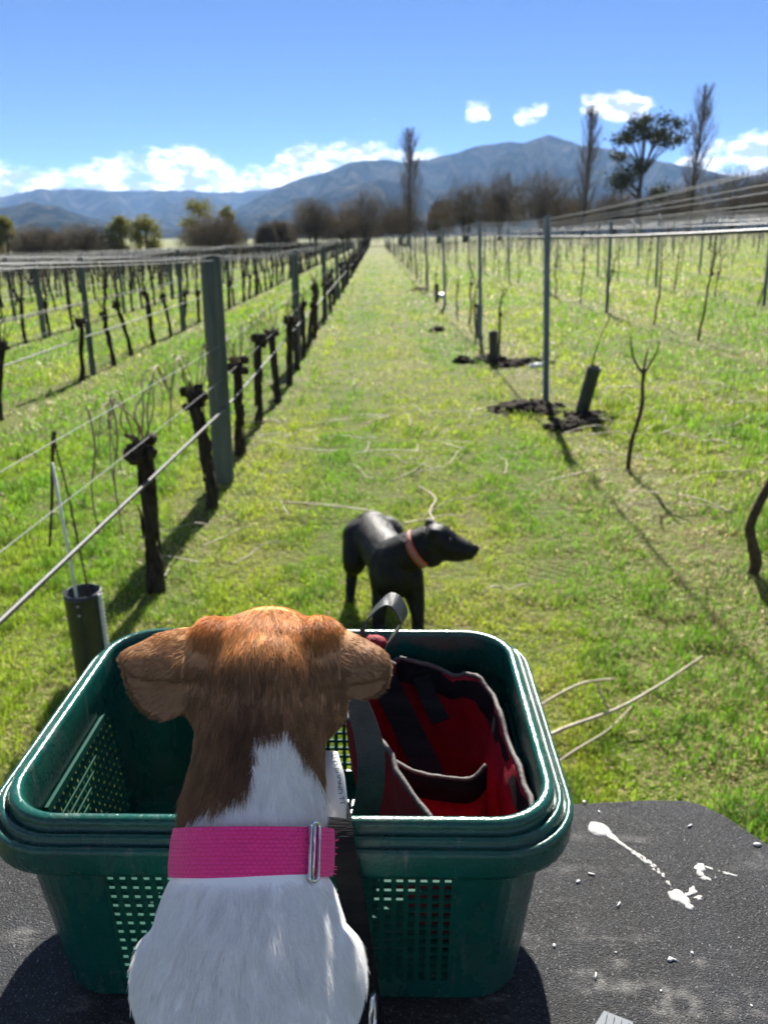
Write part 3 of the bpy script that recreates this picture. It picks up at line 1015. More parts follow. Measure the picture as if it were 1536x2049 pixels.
posts_L = {}       # row -> [(y, base x, base z, top z)]
rp = random.Random(9)
pc = {}
sc_ = {}
far_posts = []
for k, rx in enumerate(ROWS_L):
    lst = []
    if k == 0:
        ys = [-.3, 5.61, 11.56, 17.86] + [17.86 + 5.95 * i for i in range(1, 22)]
        hs = {-.3: 1.79, 5.61: 1.645, 11.56: 1.59, 17.86: 1.62}
    else:
        y0 = 5.58 + rp.uniform(-.25, .25)
        ys = [y0 + 5.62 * i for i in range(-1, 26)]
        hs = {}
    for y in ys:
        if y > 150:
            continue
        x = rx if k else (-1.14 + rp.uniform(-.02, .02))
        h = hs.get(y, rp.uniform(1.56, 1.68)); z = gzs(x, y)
        lst.append((y, x, z, z + h))
        if not in_view(x, y):
            continue
        if k < 7 and y < 75:
            r0 = .074 if (k == 0 and y < 7) else rp.choice((.044, .05, .056))
            o = wood_post(h, r0, int(k * 40 + y), 14 if y < 20 else 8).build("wooden_post", MAT_POST)
            o.location = (x, y, z); o.rotation_euler = (rp.uniform(-.012, .012), rp.uniform(-.012, .012), rp.uniform(0, 6))
            if k == 0 and abs(y - 5.61) < .1:
                tag(o, "thickest round green-grey wooden post, beside the leaning old vine", "post", "wooden trellis posts")
            elif k == 0 and abs(y - 11.56) < .1:
                tag(o, "second round wooden post of the row along the mown lane", "post", "wooden trellis posts")
            else:
                pc[k] = pc.get(k, -1) + 1
                tag(o, "weathered round wooden post, %s in view in the %s row on the wooden-post side" % (ORD[pc[k] + (2 if k == 0 else 0)], ORD[k]), "post", "wooden posts of the %s row" % ORD[k])
        else:
            far_posts.append((x, y, z, rp.uniform(0, 6), h / 1.6))
    posts_L[k] = lst
o = merge_many("far_wooden_posts", [MB().tube([(0, 0, -.2), (0, 0, 1.6)], [.05, .047], 6)], far_posts, MAT_POST)
tag(o, "far wooden trellis posts standing as one mass", "posts", kind='stuff')


# ---- steel posts
def steel_post(h, tabs):
    mb = MB()
    w, dp, t = .058, .034, .0035
    mb.box((0, 0, h / 2 - .15), (w, t, h + .3))
    mb.box((-w / 2 + t / 2, -dp / 2 - t / 2 - .0005, h / 2 - .15), (t, dp, h + .3)); mb.box((w / 2 - t / 2, -dp / 2 - t / 2 - .0005, h / 2 - .15), (t, dp, h + .3))
    mb.box((-w / 2 + .008, -dp - t, h / 2 - .15), (.012, t, h + .298)); mb.box((w / 2 - .008, -dp - t, h / 2 - .15), (.012, t, h + .298))
    if tabs:
        z = .12
        while z < h - .05:
            for s in (-1, 1):
                mb.box((s * (w / 2 + .004), -dp * .5, z), (.009, .010, .020))
            z += .098
    mb.box((0, -dp * .5, h + .004), (w * .9, dp, .008))
    return mb


posts_R = {}
far_posts = []
for k, rx in enumerate(ROWS_R):
    if k == 0:
        ys = [1.95, 7.88, 13.3, 20.0] + [26.2 + 6.1 * i for i in range(21)]
    else:
        y0 = 16.25 + rp.uniform(-.3, .3) + (0 if k < 3 else rp.uniform(-2, 2))
        ys = [y0 + 6.25 * i for i in range(-2 if k > 2 else 0, 22)]
        ys = ([y0 - 12.4] if k < 3 else []) + ys
    lst = []
    for y in ys:
        if y > 150:
            continue
        h = 1.80 if (k == 0 and y < 9) else rp.uniform(1.74, 1.86)
        x = rx + (.0 if (k == 0 and y < 9) else rp.uniform(-.1, .05)); z = gzs(x, y)
        ln = -.06 + rp.uniform(-.01, .015)
        lst.append((y, x + ln * h, z, z + h))
        if not in_view(x, y):
            continue
        if k < 7 and y < 75:
            o = steel_post(h, y < 30).build("steel_post", MAT_STEEL, smooth=False)
            o.location = (x, y, z); o.rotation_euler = (0, ln, rp.uniform(-.08, .08))
            if k == 0 and y < 9:
                tag(o, "grey steel post rising from the dark soil heap, nearest to the mown lane", "post", "steel trellis posts")
            elif k == 0 and y < 15:
                tag(o, "second steel post along the mown lane, beside a short dark tree guard", "post", "steel trellis posts")
            else:
                sc_[k] = sc_.get(k, -1) + 1
                tag(o, "thin grey steel post, %s in view in the %s row on the steel-post side" % (ORD[sc_[k] + (2 if k == 0 else 0)], ORD[k]), "post", "steel posts of the %s row" % ORD[k])
        else:
            far_posts.append((x, y, z, 0, h / 1.8))
    posts_R[k] = lst
o = merge_many("far_steel_posts", [MB().box((0, 0, .85), (.055, .035, 1.9))], far_posts, MAT_STEEL)
tag(o, "far steel trellis posts standing as one mass", "posts", kind='stuff')


# ---- wires
def wire_path(pts, sag):
    out = []
    for a, b in zip(pts[:-1], pts[1:]):
        for q in (0, .2, .4, .6, .8):
            s = 4 * q * (1 - q) * sag
            out.append((a[0] + (b[0] - a[0]) * q, a[1] + (b[1] - a[1]) * q, a[2] + (b[2] - a[2]) * q - s))
    out.append(pts[-1])
    return out


far_w = MB()
rw = random.Random(4)


def wire(name, pts, r, mat, label, group, k, sag=.0, n=6):
    p = wire_path(pts, sag)
    if k < 8:
        o = MB().tube(p, r, n).build(name, mat)
        tag(o, label, "wire" if name == "trellis_wire" else "hose", group)
    else:
        far_w.tube(p[::5] + [p[-1]], r * 1.1, 3)


for k, lst in posts_L.items():
    lst = [q for q in lst if q[0] > -7 and in_view(q[1], max(q[0] + 7, .6), 42)]
    if len(lst) < 2:
        continue
    side = "of the %s row on the wooden-post side" % ORD[k]
    offs = [(-.045, .0), (-.02, -.012), (.03, .008), (.05, -.03)]
    for j, (dx, dz) in enumerate(offs if k < 12 else offs[:2]):
        pts = [(x + dx + (.02 if j == 1 else 0), y, zt - .012 + dz + rw.uniform(-.006, .006)) for (y, x, z, zt) in lst]
        wire("trellis_wire", pts, .0016, MAT_WIRE, "bundled wire along the post tops " + side, "top wires " + side, k, rw.uniform(.0, .035))
    if k < 12:
        for hh, h0, nm in ((1.065, 1.19, "upper fruiting"), (.82, .98, "lower fruiting")):
            pts = [(x + .05, y, z + (h0 if (y < 3 and k == 0) else hh * .97)) for (y, x, z, zt) in lst]
            wire("trellis_wire", pts, .0015, MAT_WIRE, nm + " wire " + side, nm + " wire " + side, k, .012)
        pts = [(x + .055, y, z + (.80 if (y < 3 and k == 0) else .58)) for (y, x, z, zt) in lst]
        wire("drip_hose", pts, .0095, MAT_HOSE, "black drip hose strung below the wires " + side, "drip hose " + side, k, .006, 7)
for k, lst in posts_R.items():
    if len(lst) < 2:
        continue
    side = "of the %s row on the steel-post side" % ORD[k]
    for j in range(5 if k == 0 else 3 if k < 12 else 2):
        pts = []
        for i, (y, x, z, zt) in enumerate(lst):
            dz = (-.012, -.03, -.05, -.075, -.10)[j] + rw.uniform(-.008, .008)
            if k == 0 and y < 3:
                dz = (.16, .125, .07, .02, -.03)[j]
            pts.append((x + (-.02 if j % 2 else .034), y, zt + dz))
        wire("trellis_wire", pts, .0016, MAT_WIRE, "slack wire along the post tops " + side, "top wires " + side, k, rw.uniform(.0, .03))
    if k < 12:
        pts = [(x + .045, y, zt - .185 + (.05 if y < 3 else 0)) for (y, x, z, zt) in lst]
        wire("drip_hose", pts, .0095, MAT_HOSE, "shining drip hose hung below the post tops " + side, "drip hose " + side, k, .02, 7)
o = far_w.build("far_trellis_wires", MAT_WIRE)
tag(o, "far trellis wires merging into a grey shimmer", "wires", kind='stuff')

# little white clips hanging from the first two steel-side hoses
for i, (x, y, z) in enumerate([(1.80, 5.6, 1.74), (1.79, 7.6, 1.72), (1.72, 9.6, 1.70), (1.70, 12.5, 1.66), (1.66, 16.5, 1.66), (4.75, 13.6, 1.99)]):
    o = MB().tube([(0, 0, -.012), (-.05, 0, .075)], [.007, .008], 6).build("hose_clip", MAT_WHITE, loc=(x, y, z))
    tag(o, "small white slanted clip on the drip hose along the steel-post row", "clip", "white hose clips on the steel-post rows")


# ---- tree guards, stakes and soil along the rows
def guard(x, y, h, r0, tilt, label, wavy=False, n=24):
    root = empty("tree_guard", (x, y, gzs(x, y)))
    root.rotation_euler = (tilt[0], tilt[1], 0)
    tag(root, label, "tree guard", "dark tree guards")
    rr = [.94, 1, 1, 1, 1, 1.03, 1.03]
    zz = [-.08, 0, h * .3, h * .6, h * .93, h * .95, h]
    outer = [[(r0 * q * math.cos(a), r0 * q * math.sin(a), z) for a in (2 * math.pi * j / n for j in range(n))] for q, z in zip(rr, zz)]
    inner = [[(r0 * .93 * math.cos(a), r0 * .93 * math.sin(a), z) for a in (2 * math.pi * j / n for j in range(n))] for z in (h, h * .5, 0)]
    MB().rings(outer + inner, cap=False).build("sleeve", MAT_GUARD, root)
    return root


g = guard(-1.165, 2.78, .435, .070, (0, 0), "short black plastic sleeve round a young vine, right behind the green basket")
# twisted pale tie down its seam
tw = MB()
for s in (0, math.pi):
    tw.tube([(.076 + .0055 * math.cos(8 * t + s), -.020 + .0065 * math.sin(8 * t + s), .43 - .43 * t / 10) for t in np.linspace(0, 10, 110)], .0052, 6)
tw.build("twisted_tie", material("grey_white_cord", (.50, .51, .50), (.66, .66, .64), rough=.5, scale=40), g)
for z in (.36, .40):
    MB().blob((.004, -.0712, z), .0065, 8, 5, scale=(1, .35, .7)).build("vent_hole", material("pale_vent", (.28, .31, .35), rough=.5), g)
st = MB().tube([(-1.167, 2.74, -.1), (-1.172, 2.735, .45), (-1.185, 2.73, .92)], [.0062, .006, .0055], 7).build("vine_stake", MAT_STAKE)
tag(st, "thin pale fibreglass stake standing in the black sleeve behind the basket", "stake")
yv = young_vine(-1.15, 2.79, [(0, 0, -.03), (.01, 0, .3), (-.005, .0, .6), (-.025, .01, .85), (-.05, .03, 1.0), (-.07, .08, 1.06)], [.0048, .0042, .0036, .003],
                [[(-.07, .08, 1.06), (-.085, .06, .95), (-.10, .03, .78), (-.12, .0, .62)]], 14, "thin cane climbing beside the pale stake in the black sleeve", "young vines in sleeves")
for (sx, sy, yy, h0) in ((-1.15, 3.05, 3.05, 1.06), (-1.14, 3.3, 3.3, 1.05)):
    o = MB().tube(catmull([(sx, sy, h0), (sx + .02, sy - .03, h0 - .16), (sx - .01, sy - .05, h0 - .34), (sx, sy - .06, h0 - .52)], 4), [.0045] * 7 + [.0035] * 6, 5).build("hanging_cane", MAT_CANE)
    tag(o, "dead cane hanging from the fruiting wire over the black sleeve" if sx < -1.145 else "dead cane hanging from the fruiting wire before the closest old vine", "cane")

gg = guard(1.93, 7.13, .50, .062, (.10, .16), "dark ribbed tree guard tilted in the soil heap by the steel post")
gs = MB()
for i in range(34):
    gs.box((-.063, -.02, .02 + i * .0142), (.008, .006, .007))
gs.build("seam_teeth", MAT_GUARD, gg)
gc = young_vine(1.99, 7.13, [(0, 0, .40), (.03, 0, .62), (.09, .02, .80), (.16, .03, .98)], [.008, .006, .004], [], 15, "thin pale cane growing out of the tilted dark guard", "young vines in sleeves")
guard(1.62, 10.62, .42, .06, (.0, -.06), "dark tree guard on the second soil heap down the lane")
guard(1.82, 13.87, .50, .055, (0, .02), "upright dark tree guard beside the second steel post")
guard(1.66, 21.5, .45, .05, (0, .0), "small dark tree guard far down the lane past the second steel post")
guard(-7.2, 14.9, .45, .05, (0, .0), "dark tree guard among the old vines of the third wooden-post row")


def heap(x, y, sx, sy, h, seed, label):
    r = random.Random(seed); n = 30
    rng = np.random.default_rng(seed)
    u = np.linspace(-1, 1, n); X, Y = np.meshgrid(u, u)
    R = np.hypot(X, Y)
    nz = fbm(X * 3 + seed, Y * 3, seed, 4)
    Z = h * np.clip(1 - R**1.6 * (.7 + .7 * nz), -.25, 1) * (.55 + .9 * fbm(X * 6 + 3, Y * 6 + seed, seed + 4, 3))
    PX, PY = x + X * sx, y + Y * sy
    V = np.stack([PX, PY, gz(PX, PY) - .012 + Z], -1).reshape(-1, 3)
    i = (np.arange(n - 1)[:, None] * n + np.arange(n - 1)[None]).ravel()
    Q = np.stack([i, i + 1, i + n + 1, i + n], -1)
    root = empty("soil_heap", (0, 0, 0))
    tag(root, label, "soil", "heaps of dug soil by the steel posts")
    link("mound", np_mesh("mound", V, Q), MAT_SOIL, root)
    mb = MB()
    for k in range(38):
        a, q = r.uniform(0, 6.28), math.sqrt(r.random()) * 1.05
        px, py = x + math.cos(a) * q * sx, y + math.sin(a) * q * sy
        mb.blob((px, py, gzs(px, py) + max(0, h * (1 - q * q)) * .7 + .005), r.uniform(.015, .05), 6, 4, r, .3, (1, 1, .7))
    tag(mb.build("clods", MAT_SOIL, root, smooth=False), kind='stuff')


heap(1.50, 7.55, .42, .28, .12, 3, "dark heap of dug soil round the foot of the nearest steel post")
heap(1.98, 7.0, .32, .30, .08, 5, "crumbled dark soil under the tilted tree guard")
heap(1.72, 6.75, .22, .18, .06, 15, "low clods of soil in front of the nearest steel post")
heap(1.55, 10.7, .34, .22, .10, 7, "dark soil heap round the second tree guard down the lane")
heap(1.95, 10.3, .40, .2, .09, 8, "dark soil ridge between the second tree guard and the steel post")
heap(1.20, 10.75, .12, .10, .11, 9, "single round clod of soil at the lane's border")
heap(1.15, 14.6, .15, .14, .10, 10, "dark clod by the second steel post, on the lane's border")
heap(1.45, 26, .3, .5, .10, 12, "distant soil heap along the lane's border")
o = MB().tube([(1.95, 9.75, .165), (2.14, 9.78, .18)], [.035, .03], 10).build("fallen_sleeve", MAT_WHITE)
tag(o, "pale sleeve lying on the dark soil ridge behind the steel post", "sleeve")
_r = random.Random(3)
o = MB().blob((1.86, 22.5, gzs(1.86, 22.5) + .06), .15, 9, 6, _r, .3, (1, .8, .5)).build("plastic_scrap", MAT_WHITE, smooth=False)
tag(o, "crumpled white plastic lying under the far steel posts", "plastic")

# ---- prunings on the grass


def pruning(pts, r0, seed, label, group):
    r = random.Random(seed)
    p = catmull(pts, 3)
    o = MB().tube(p, [r0 * (1 - .55 * i / len(p)) for i in range(len(p))], 5, r, .2).build("pruned_cane", MAT_DRYCANE)
    tag(o, label, "cane", group)
    return o


rc = random.Random(12)


def lying(x, y, ang, ln, z0=.045, curl=.3):
    pts = []; a = ang
    for k in range(5):
        pts.append((x, y, gzs(x, y) + z0 + rc.uniform(-.005, .035) * (0 < k < 4)))
        a += rc.uniform(-curl, curl)
        x += math.cos(a) * ln / 4; y += math.sin(a) * ln / 4
    return pts


b = empty("pruned_branch", (0, 0, 0))
tag(b, "forked pale branch lying on the grass just past the green basket", "branch")
for nm, pts, q in (("main_stem", [(.45, 2.15, .07), (.65, 2.26, .09), (.85, 2.33, .12), (1.03, 2.42, .16), (1.22, 2.52, .22)], .0075), ("side_stem", [(.50, 2.30, .10), (.64, 2.38, .14), (.76, 2.44, .16), (.88, 2.45, .17)], .006),
                   ("twig", [(.83, 2.32, .11), (.80, 2.36, .16), (.79, 2.38, .20)], .0045), ("side_stem", [(.5, 2.05, .04), (.66, 2.16, .07), (.80, 2.25, .09), (.95, 2.45, .05)], .0045)):
    p = catmull(pts, 4); MB().tube(p, [q * (1 - .5 * i / len(p)) for i in range(len(p))], 6, rc, .15).build(nm, MAT_DRYCANE, b)
pruning([(.36, 4.05, .04), (.37, 4.35, .05), (.34, 4.6, .06), (.40, 4.9, .05), (.30, 5.2, .04)], .008, 1, "curved pale cane on the grass right behind the black dog", "prunings on the mown lane")
pruning([(-.62, 4.85, .04), (-.40, 4.75, .06), (-.20, 4.72, .05), (.0, 4.66, .04)], .007, 2, "pale cane lying across the lane between the old vines and the black dog", "prunings on the mown lane")
for i in range(28):
    pruning(lying(rc.gauss(.25, .38), rc.uniform(4.6, 7.6), rc.uniform(0, 3.14), rc.uniform(.25, .7), curl=.28), .0042, 300 + i, "thin pruned cane in the tangle on the mown lane behind the black dog", "tangled prunings on the mown lane")
for i in range(14):
    pruning(lying(rc.uniform(-.7, 1.1), rc.uniform(2.6, 16), rc.uniform(0, 3.14), rc.uniform(.2, .6)), .005, 340 + i, "single pruned cane scattered along the mown lane", "scattered prunings on the mown lane")
for i in range(64):
    y = rc.uniform(3.4, 12)
    pruning(lying(rc.uniform(2.0, 2.0 + y * .28), y, rc.uniform(0, 3.14), rc.uniform(.25, .8), curl=.35), .0046, 400 + i, "pale pruned cane strewn between the first two steel-post rows", "prunings between the steel-post rows")
for i in range(16):
    pruning(lying(rc.uniform(-1.5, -.8), rc.uniform(2.9, 8), rc.uniform(0, 3.14), rc.uniform(.2, .5)), .005, 500 + i, "short pruned cane under the first wooden-post row", "prunings under the first wooden-post row")

# ------------------------------------------------------------------ farm vehicle deck with its rubber mat
DECK_Z = 1.060


def mat_material():
    m = bpy.data.materials.new("worn_black_mat"); m.use_nodes = True
    nt = m.node_tree; N, L = nt.nodes.new, nt.links.new
    b = nt.nodes['Principled BSDF']; b.inputs['Specular IOR Level'].default_value = .25
    tc = N('ShaderNodeTexCoord')

    def mapped(loc, sc, rot=0):
        mp = N('ShaderNodeMapping'); mp.inputs['Location'].default_value = loc; mp.inputs['Scale'].default_value = sc; mp.inputs['Rotation'].default_value = (0, 0, rot)
        L(tc.outputs['Object'], mp.inputs[0]); return mp.outputs[0]

    def noise(v, s, d, lo, hi, r=.6):
        n = N('ShaderNodeTexNoise'); n.inputs['Scale'].default_value = s; n.inputs['Detail'].default_value = d; n.inputs['Roughness'].default_value = r; L(v, n.inputs['Vector'])
        q = N('ShaderNodeMapRange'); q.inputs[1].default_value = lo; q.inputs[2].default_value = hi; L(n.outputs['Fac'], q.inputs[0]); return q.outputs[0]

    def mix(f, a, c):
        x = N('ShaderNodeMix'); x.data_type = 'RGBA'; L(f, x.inputs[0])
        for v, i in ((a, 6), (c, 7)):
            if isinstance(v, tuple):
                x.inputs[i].default_value = (*v, 1)
            else:
                L(v, x.inputs[i])
        return x.outputs[2]

    def mul(a, c):
        x = N('ShaderNodeMath'); x.operation = 'MULTIPLY'; L(a, x.inputs[0])
        if isinstance(c, float):
            x.inputs[1].default_value = c
        else:
            L(c, x.inputs[1])
        return x.outputs[0]
    v0 = mapped((0, 0, 0), (1, 1, 1))
    vs = mapped((3, 1, 0), (1, 1.6, 1), .5)
    c = mix(noise(v0, 210, 4, .35, .7), (.008, .008, .009), (.030, .031, .033))
    c = mix(noise(v0, 9, 5, .45, .75), c, (.026, .028, .033))
    fl = noise(vs, 420, 2, .60, .70)
    c = mix(fl, c, (.17, .17, .17))
    fl2 = noise(mapped((7, 7, 2), (2.4, 1, 1), -.3), 190, 2, .66, .72)
    c = mix(fl2, c, (.24, .24, .23))
    smear = mul(noise(mapped((1.7, .2, 0), (1, 3.2, 1), .35), 9, 4, .54, .74), noise(v0, 60, 4, .4, .65))
    c = mix(mul(smear, .75), c, (.28, .27, .26))
    L(c, b.inputs['Base Color'])
    r = N('ShaderNodeMapRange'); r.inputs[3].default_value = .42; r.inputs[4].default_value = .75
    L(noise(v0, 120, 3, .3, .7), r.inputs[0]); L(r.outputs[0], b.inputs['Roughness'])
    n = N('ShaderNodeTexNoise'); n.inputs['Scale'].default_value = 460; n.inputs['Detail'].default_value = 5; L(vs, n.inputs['Vector'])
    n2 = N('ShaderNodeTexNoise'); n2.inputs['Scale'].default_value = 14; n2.inputs['Detail'].default_value = 2; L(v0, n2.inputs['Vector'])
    bp = N('ShaderNodeBump'); bp.inputs['Distance'].default_value = .0032; L(n.outputs['Fac'], bp.inputs['Height'])
    bp2 = N('ShaderNodeBump'); bp2.inputs['Distance'].default_value = .003; L(n2.outputs['Fac'], bp2.inputs['Height']); L(bp.outputs[0], bp2.inputs['Normal'])
    L(bp2.outputs[0], b.inputs['Normal'])
    return m


MAT_MAT = mat_material()
MAT_DECK = material("dark_painted_steel", (.02, .022, .024), (.04, .04, .042), rough=.5, scale=6, metal=.2)
MAT_TYRE = material("tyre_rubber", (.014, .014, .015), (.03, .03, .03), rough=.85, scale=14)

veh = empty("farm_buggy", (0, 0, gzs(0, .2)))
tag(veh, "farm buggy seen only as its worn black rubber-covered deck under the basket", "vehicle")
zb = DECK_Z - veh.location.z


def outline(inset=0.0):
    q = [(.375 - inset, .757 - inset)]
    right = [(.33, .7575), (.372, .7560), (.392, .747), (.410, .728), (.424, .707), (.440, .680), (.466, .640), (.500, .58), (.54, .48), (.56, .32), (.565, .1), (.565, -.15)]
    left = [(-x - .02, y - .045) for x, y in right]
    pts = right + left[::-1]
    cx, cy = -.05, .3
    return [(cx + (x - cx) * (1 - inset / .5), cy + (y - cy) * (1 - inset / .46)) for x, y in pts]


def deck_slab(z0, z1, ins):
    o = outline(ins)
    mb = MB(); n = len(o)
    mb.rings([[(x, y, z0) for x, y in o], [(x, y, z1) for x, y in o]])
    return mb


mm = MB(); oo = outline(0.0); oi = outline(.004)
mm.rings([[(x, y, zb - .016) for x, y in oo], [(x, y, zb - .003) for x, y in oo], [(x, y, zb) for x, y in oi]])
mm.build("deck_mat", MAT_MAT, veh, smooth=False)
deck_slab(zb - .10, zb - .0165, .012).build("tray", MAT_DECK, veh, smooth=False)
MB().box((-.05, .18, .70), (.62, .78, .48)).build("body_shell", MAT_DECK, veh, smooth=False)
MB().box((-.05, -.45, .52), (.5, 1.1, .16)).build("chassis", MAT_DECK, veh, smooth=False)
for sx in (-.47, .37):
    for yy in (.30, -.95):
        w = MB(); n = 28
        prof = [(.10, -.07), (.17, -.085), (.255, -.085), (.275, -.06), (.275, .06), (.255, .085), (.17, .085), (.10, .07)]
        w.rings([[(h_, q * math.cos(a), q * math.sin(a)) for a in (2 * math.pi * j / n for j in range(n))] for q, h_ in prof])
        wo = w.build("wheel", MAT_TYRE, veh); wo.location = (sx, yy, .275)

# droppings, crumbs and a plastic bit on the mat
MAT_DROP = material("dried_white_dropping", (.30, .295, .275), (.48, .475, .455), rough=.8, scale=130, lo=.3, hi=.6, bump=.0015, bscale=160)


def splat(parts, label, seed):
    """thin dried splashes: each part is an outline of blobs"""
    r = random.Random(seed)
    cx = sum(p[0] for p in parts) / len(parts); cy = sum(p[1] for p in parts) / len(parts)
    root = empty("bird_dropping", (cx, cy, DECK_Z))
    tag(root, label, "bird dropping", "dried bird droppings on the mat")
    for (x, y, rx, ry, ang, irr) in parts:
        n = 22; ring0, ring1, ring2 = [], [], []
        ph = r.uniform(0, 6)
        for j in range(n):
            a = 2 * math.pi * j / n
            q = 1 + irr * (.5 * math.sin(3 * a + ph) + .35 * math.sin(5 * a + 2 * ph) + r.uniform(-.3, .3))
            px, py = rx * q * math.cos(a), ry * q * math.sin(a)
            X, Y = px * math.cos(ang) - py * math.sin(ang), px * math.sin(ang) + py * math.cos(ang)
            ring0.append((x - cx + X, y - cy + Y, -.0005)); ring1.append((x - cx + X * .95, y - cy + Y * .95, .0004)); ring2.append((x - cx + X * .5, y - cy + Y * .5, .0008))
        MB().rings([ring0, ring1, ring2]).build("splash", MAT_DROP, root)


def lerp_spots(a, b, n, r0, r1, irr, seed, wob=.002):
    r = random.Random(seed); out = []
    ang = math.atan2(b[1] - a[1], b[0] - a[0])
    for k in range(n):
        t = k / max(1, n - 1); q = r0 + (r1 - r0) * t
        out.append((a[0] + (b[0] - a[0]) * t + r.uniform(-wob, wob), a[1] + (b[1] - a[1]) * t + r.uniform(-wob, wob), q * r.uniform(1.1, 2.0), q * r.uniform(.6, 1.1), ang + r.uniform(-.4, .4), irr))
    return out


splat([(.2545, .706, .0135, .0115, -.6, .10)] + [(.266, .6935, .010, .0045, -.95, .1), (.2725, .684, .009, .0026, -.9, .1), (.280, .6745, .009, .002, -.85, .15)] + lerp_spots((.284, .669), (.292, .659), 6, .0036, .0028, .35, 1)
      + lerp_spots((.294, .656), (.3035, .6385), 9, .0022, .0012, .3, 2), "long white dropping splashed in a drop with a trailing tail on the mat", 1)
splat([(.3055, .628, .0022, .003, 0, .3), (.3105, .609, .0115, .0085, -.9, .22), (.3155, .598, .006, .004, -1.1, .3), (.3215, .6125, .0055, .0022, .3, .3), (.3275, .617, .0055, .0042, 1.0, .45), (.330, .608, .004, .0032, 0.3, .5)] + lerp_spots((.303, .636), (.306, .622), 4, .0014, .001, .3, 5),
      "blotchy white dropping at the lower end of the long splash", 2)
splat([(.3475, .648, .0068, .0055, .9, .25), (.3445, .640, .0036, .0055, .1, .25), (.3475, .633, .0052, .003, -.3, .4), (.3565, .6475, .0055, .0016, -.5, .2)], "small crescent-shaped white dropping near the mat's curved edge", 3)
splat([(.3735, .6395, .0055, .0018, -.3, .4), (.379, .637, .004, .0014, -.3, .4), (.366, .643, .0011, .0011, 0, .2), (.3695, .6415, .001, .001, 0, .2), (.3585, .634, .0012, .0012, 0, .2)], "tiniest white splash beside the crescent-shaped dropping", 4)
MAT_CRUMB = material("white_crumb", (.50, .50, .49), (.62, .62, .60), rough=.5, scale=60)
rr_ = random.Random(8)
for (x, y, s) in [(.2485, .751, .0042), (.262, .734, .0028), (.169, .553, .003), (.298, .5435, .0026), (.274, .536, .0036), (.211, .630, .0034), (.255, .505, .002), (.330, .490, .0018), (.226, .545, .0018), (.350, .560, .0014), (-.40, .60, .0018), (-.36, .55, .0016)]:
    s *= .62
    o = MB().blob((0, 0, s * .4), s, 7, 5, rr_, .2, (1.3, .8, .6)).build("crumb", MAT_CRUMB, loc=(x, y, DECK_Z)); o.rotation_euler = (0, 0, rr_.uniform(0, 3))
    tag(o, "tiny white crumb lying loose on the black deck mat", "crumb", "white crumbs on the mat")
for (x, y, a) in [(.228, .640, -.3), (.277, .537, -.5), (.245, .60, .9), (.36, .71, .5), (.20, .52, 1.2)]:
    o = MB().box((0, 0, .001), (.007, .0014, .0010)).build("straw_bit", MAT_CRUMB, loc=(x, y, DECK_Z)); o.rotation_euler = (0, 0, a)
    tag(o, "short pale bit of straw lying on the black deck mat", "straw", "straw bits on the mat")
o = MB().blob((0, 0, .001), .0040, 8, 5, rr_, .15, (1.2, .6, .5)).build("white_flake", MAT_CRUMB, loc=(.424, .680, DECK_Z))
tag(o, "white flake lying at the mat's curved edge", "flake")
clear = material("clear_plastic", (.75, .80, .86), rough=.15, spec=.6)
_b = clear.node_tree.nodes['Principled BSDF']; _b.inputs['Transmission Weight'].default_value = .7; _b.inputs['IOR'].default_value = 1.3
cp = empty("clear_plastic_box", (.198, .459, DECK_Z)); cp.rotation_euler = (0, 0, -.45)
tag(cp, "clear ribbed plastic scrap lying on the mat at the picture's lower edge", "plastic")
MB().rings([[(x * s, y * s, z) for x, y in ((-.014, -.02), (.014, -.02), (.017, .0), (.014, .018), (-.012, .018), (-.017, .0))] for s, z in ((1, .0), (1, .008), (.92, .011))]).build("shell", clear, cp, smooth=False)
for k in range(4):
    MB().box((-.009 + k * .006, 0, .0115), (.0016, .030, .0014)).build("ridge", clear, cp, smooth=False)

# ------------------------------------------------------------------ green basket
def scuffed_plastic(name, c1, c2, rough, spec):
    """moulded plastic with dust in patches, scratches and duller worn zones"""
    m = material(name, c1, c2, rough=rough, scale=24, spec=spec, bump=.0006, bscale=320, translucent=.14)
    nt = m.node_tree; N, L = nt.nodes.new, nt.links.new
    b = nt.nodes['Principled BSDF']
    old = b.inputs['Base Color'].links[0].from_socket
    tc = N('ShaderNodeTexCoord')

    def nz(scale, st, lo, hi, det=6):
        mp = N('ShaderNodeMapping'); mp.inputs['Scale'].default_value = st; L(tc.outputs['Object'], mp.inputs[0])
        n = N('ShaderNodeTexNoise'); n.inputs['Scale'].default_value = scale; n.inputs['Detail'].default_value = det; n.inputs['Roughness'].default_value = .7; L(mp.outputs[0], n.inputs['Vector'])
        r = N('ShaderNodeMapRange'); r.inputs[1].default_value = lo; r.inputs[2].default_value = hi; L(n.outputs['Fac'], r.inputs[0]); return r.outputs[0]

    def mix(f, a, c, k):
        q = N('ShaderNodeMath'); q.operation = 'MULTIPLY'; L(f, q.inputs[0]); q.inputs[1].default_value = k
        x = N('ShaderNodeMix'); x.data_type = 'RGBA'; L(q.outputs[0], x.inputs[0]); L(a, x.inputs[6]); x.inputs[7].default_value = (*c, 1); return x.outputs[2]
    dust = nz(14, (1, 1, .6), .50, .75)
    c = mix(dust, old, (.10, .095, .075), .42)
    c = mix(nz(95, (1, 1, .12), .63, .72, 3), c, (.11, .14, .125), .5)
    c = mix(nz(160, (.3, .3, 1.4), .66, .74, 2), c, (.12, .15, .14), .45)
    L(c, b.inputs['Base Color'])
    r = N('ShaderNodeMapRange'); r.inputs[3].default_value = rough - .06; r.inputs[4].default_value = rough + .32; L(dust, r.inputs[0]); L(r.outputs[0], b.inputs['Roughness'])
    return m


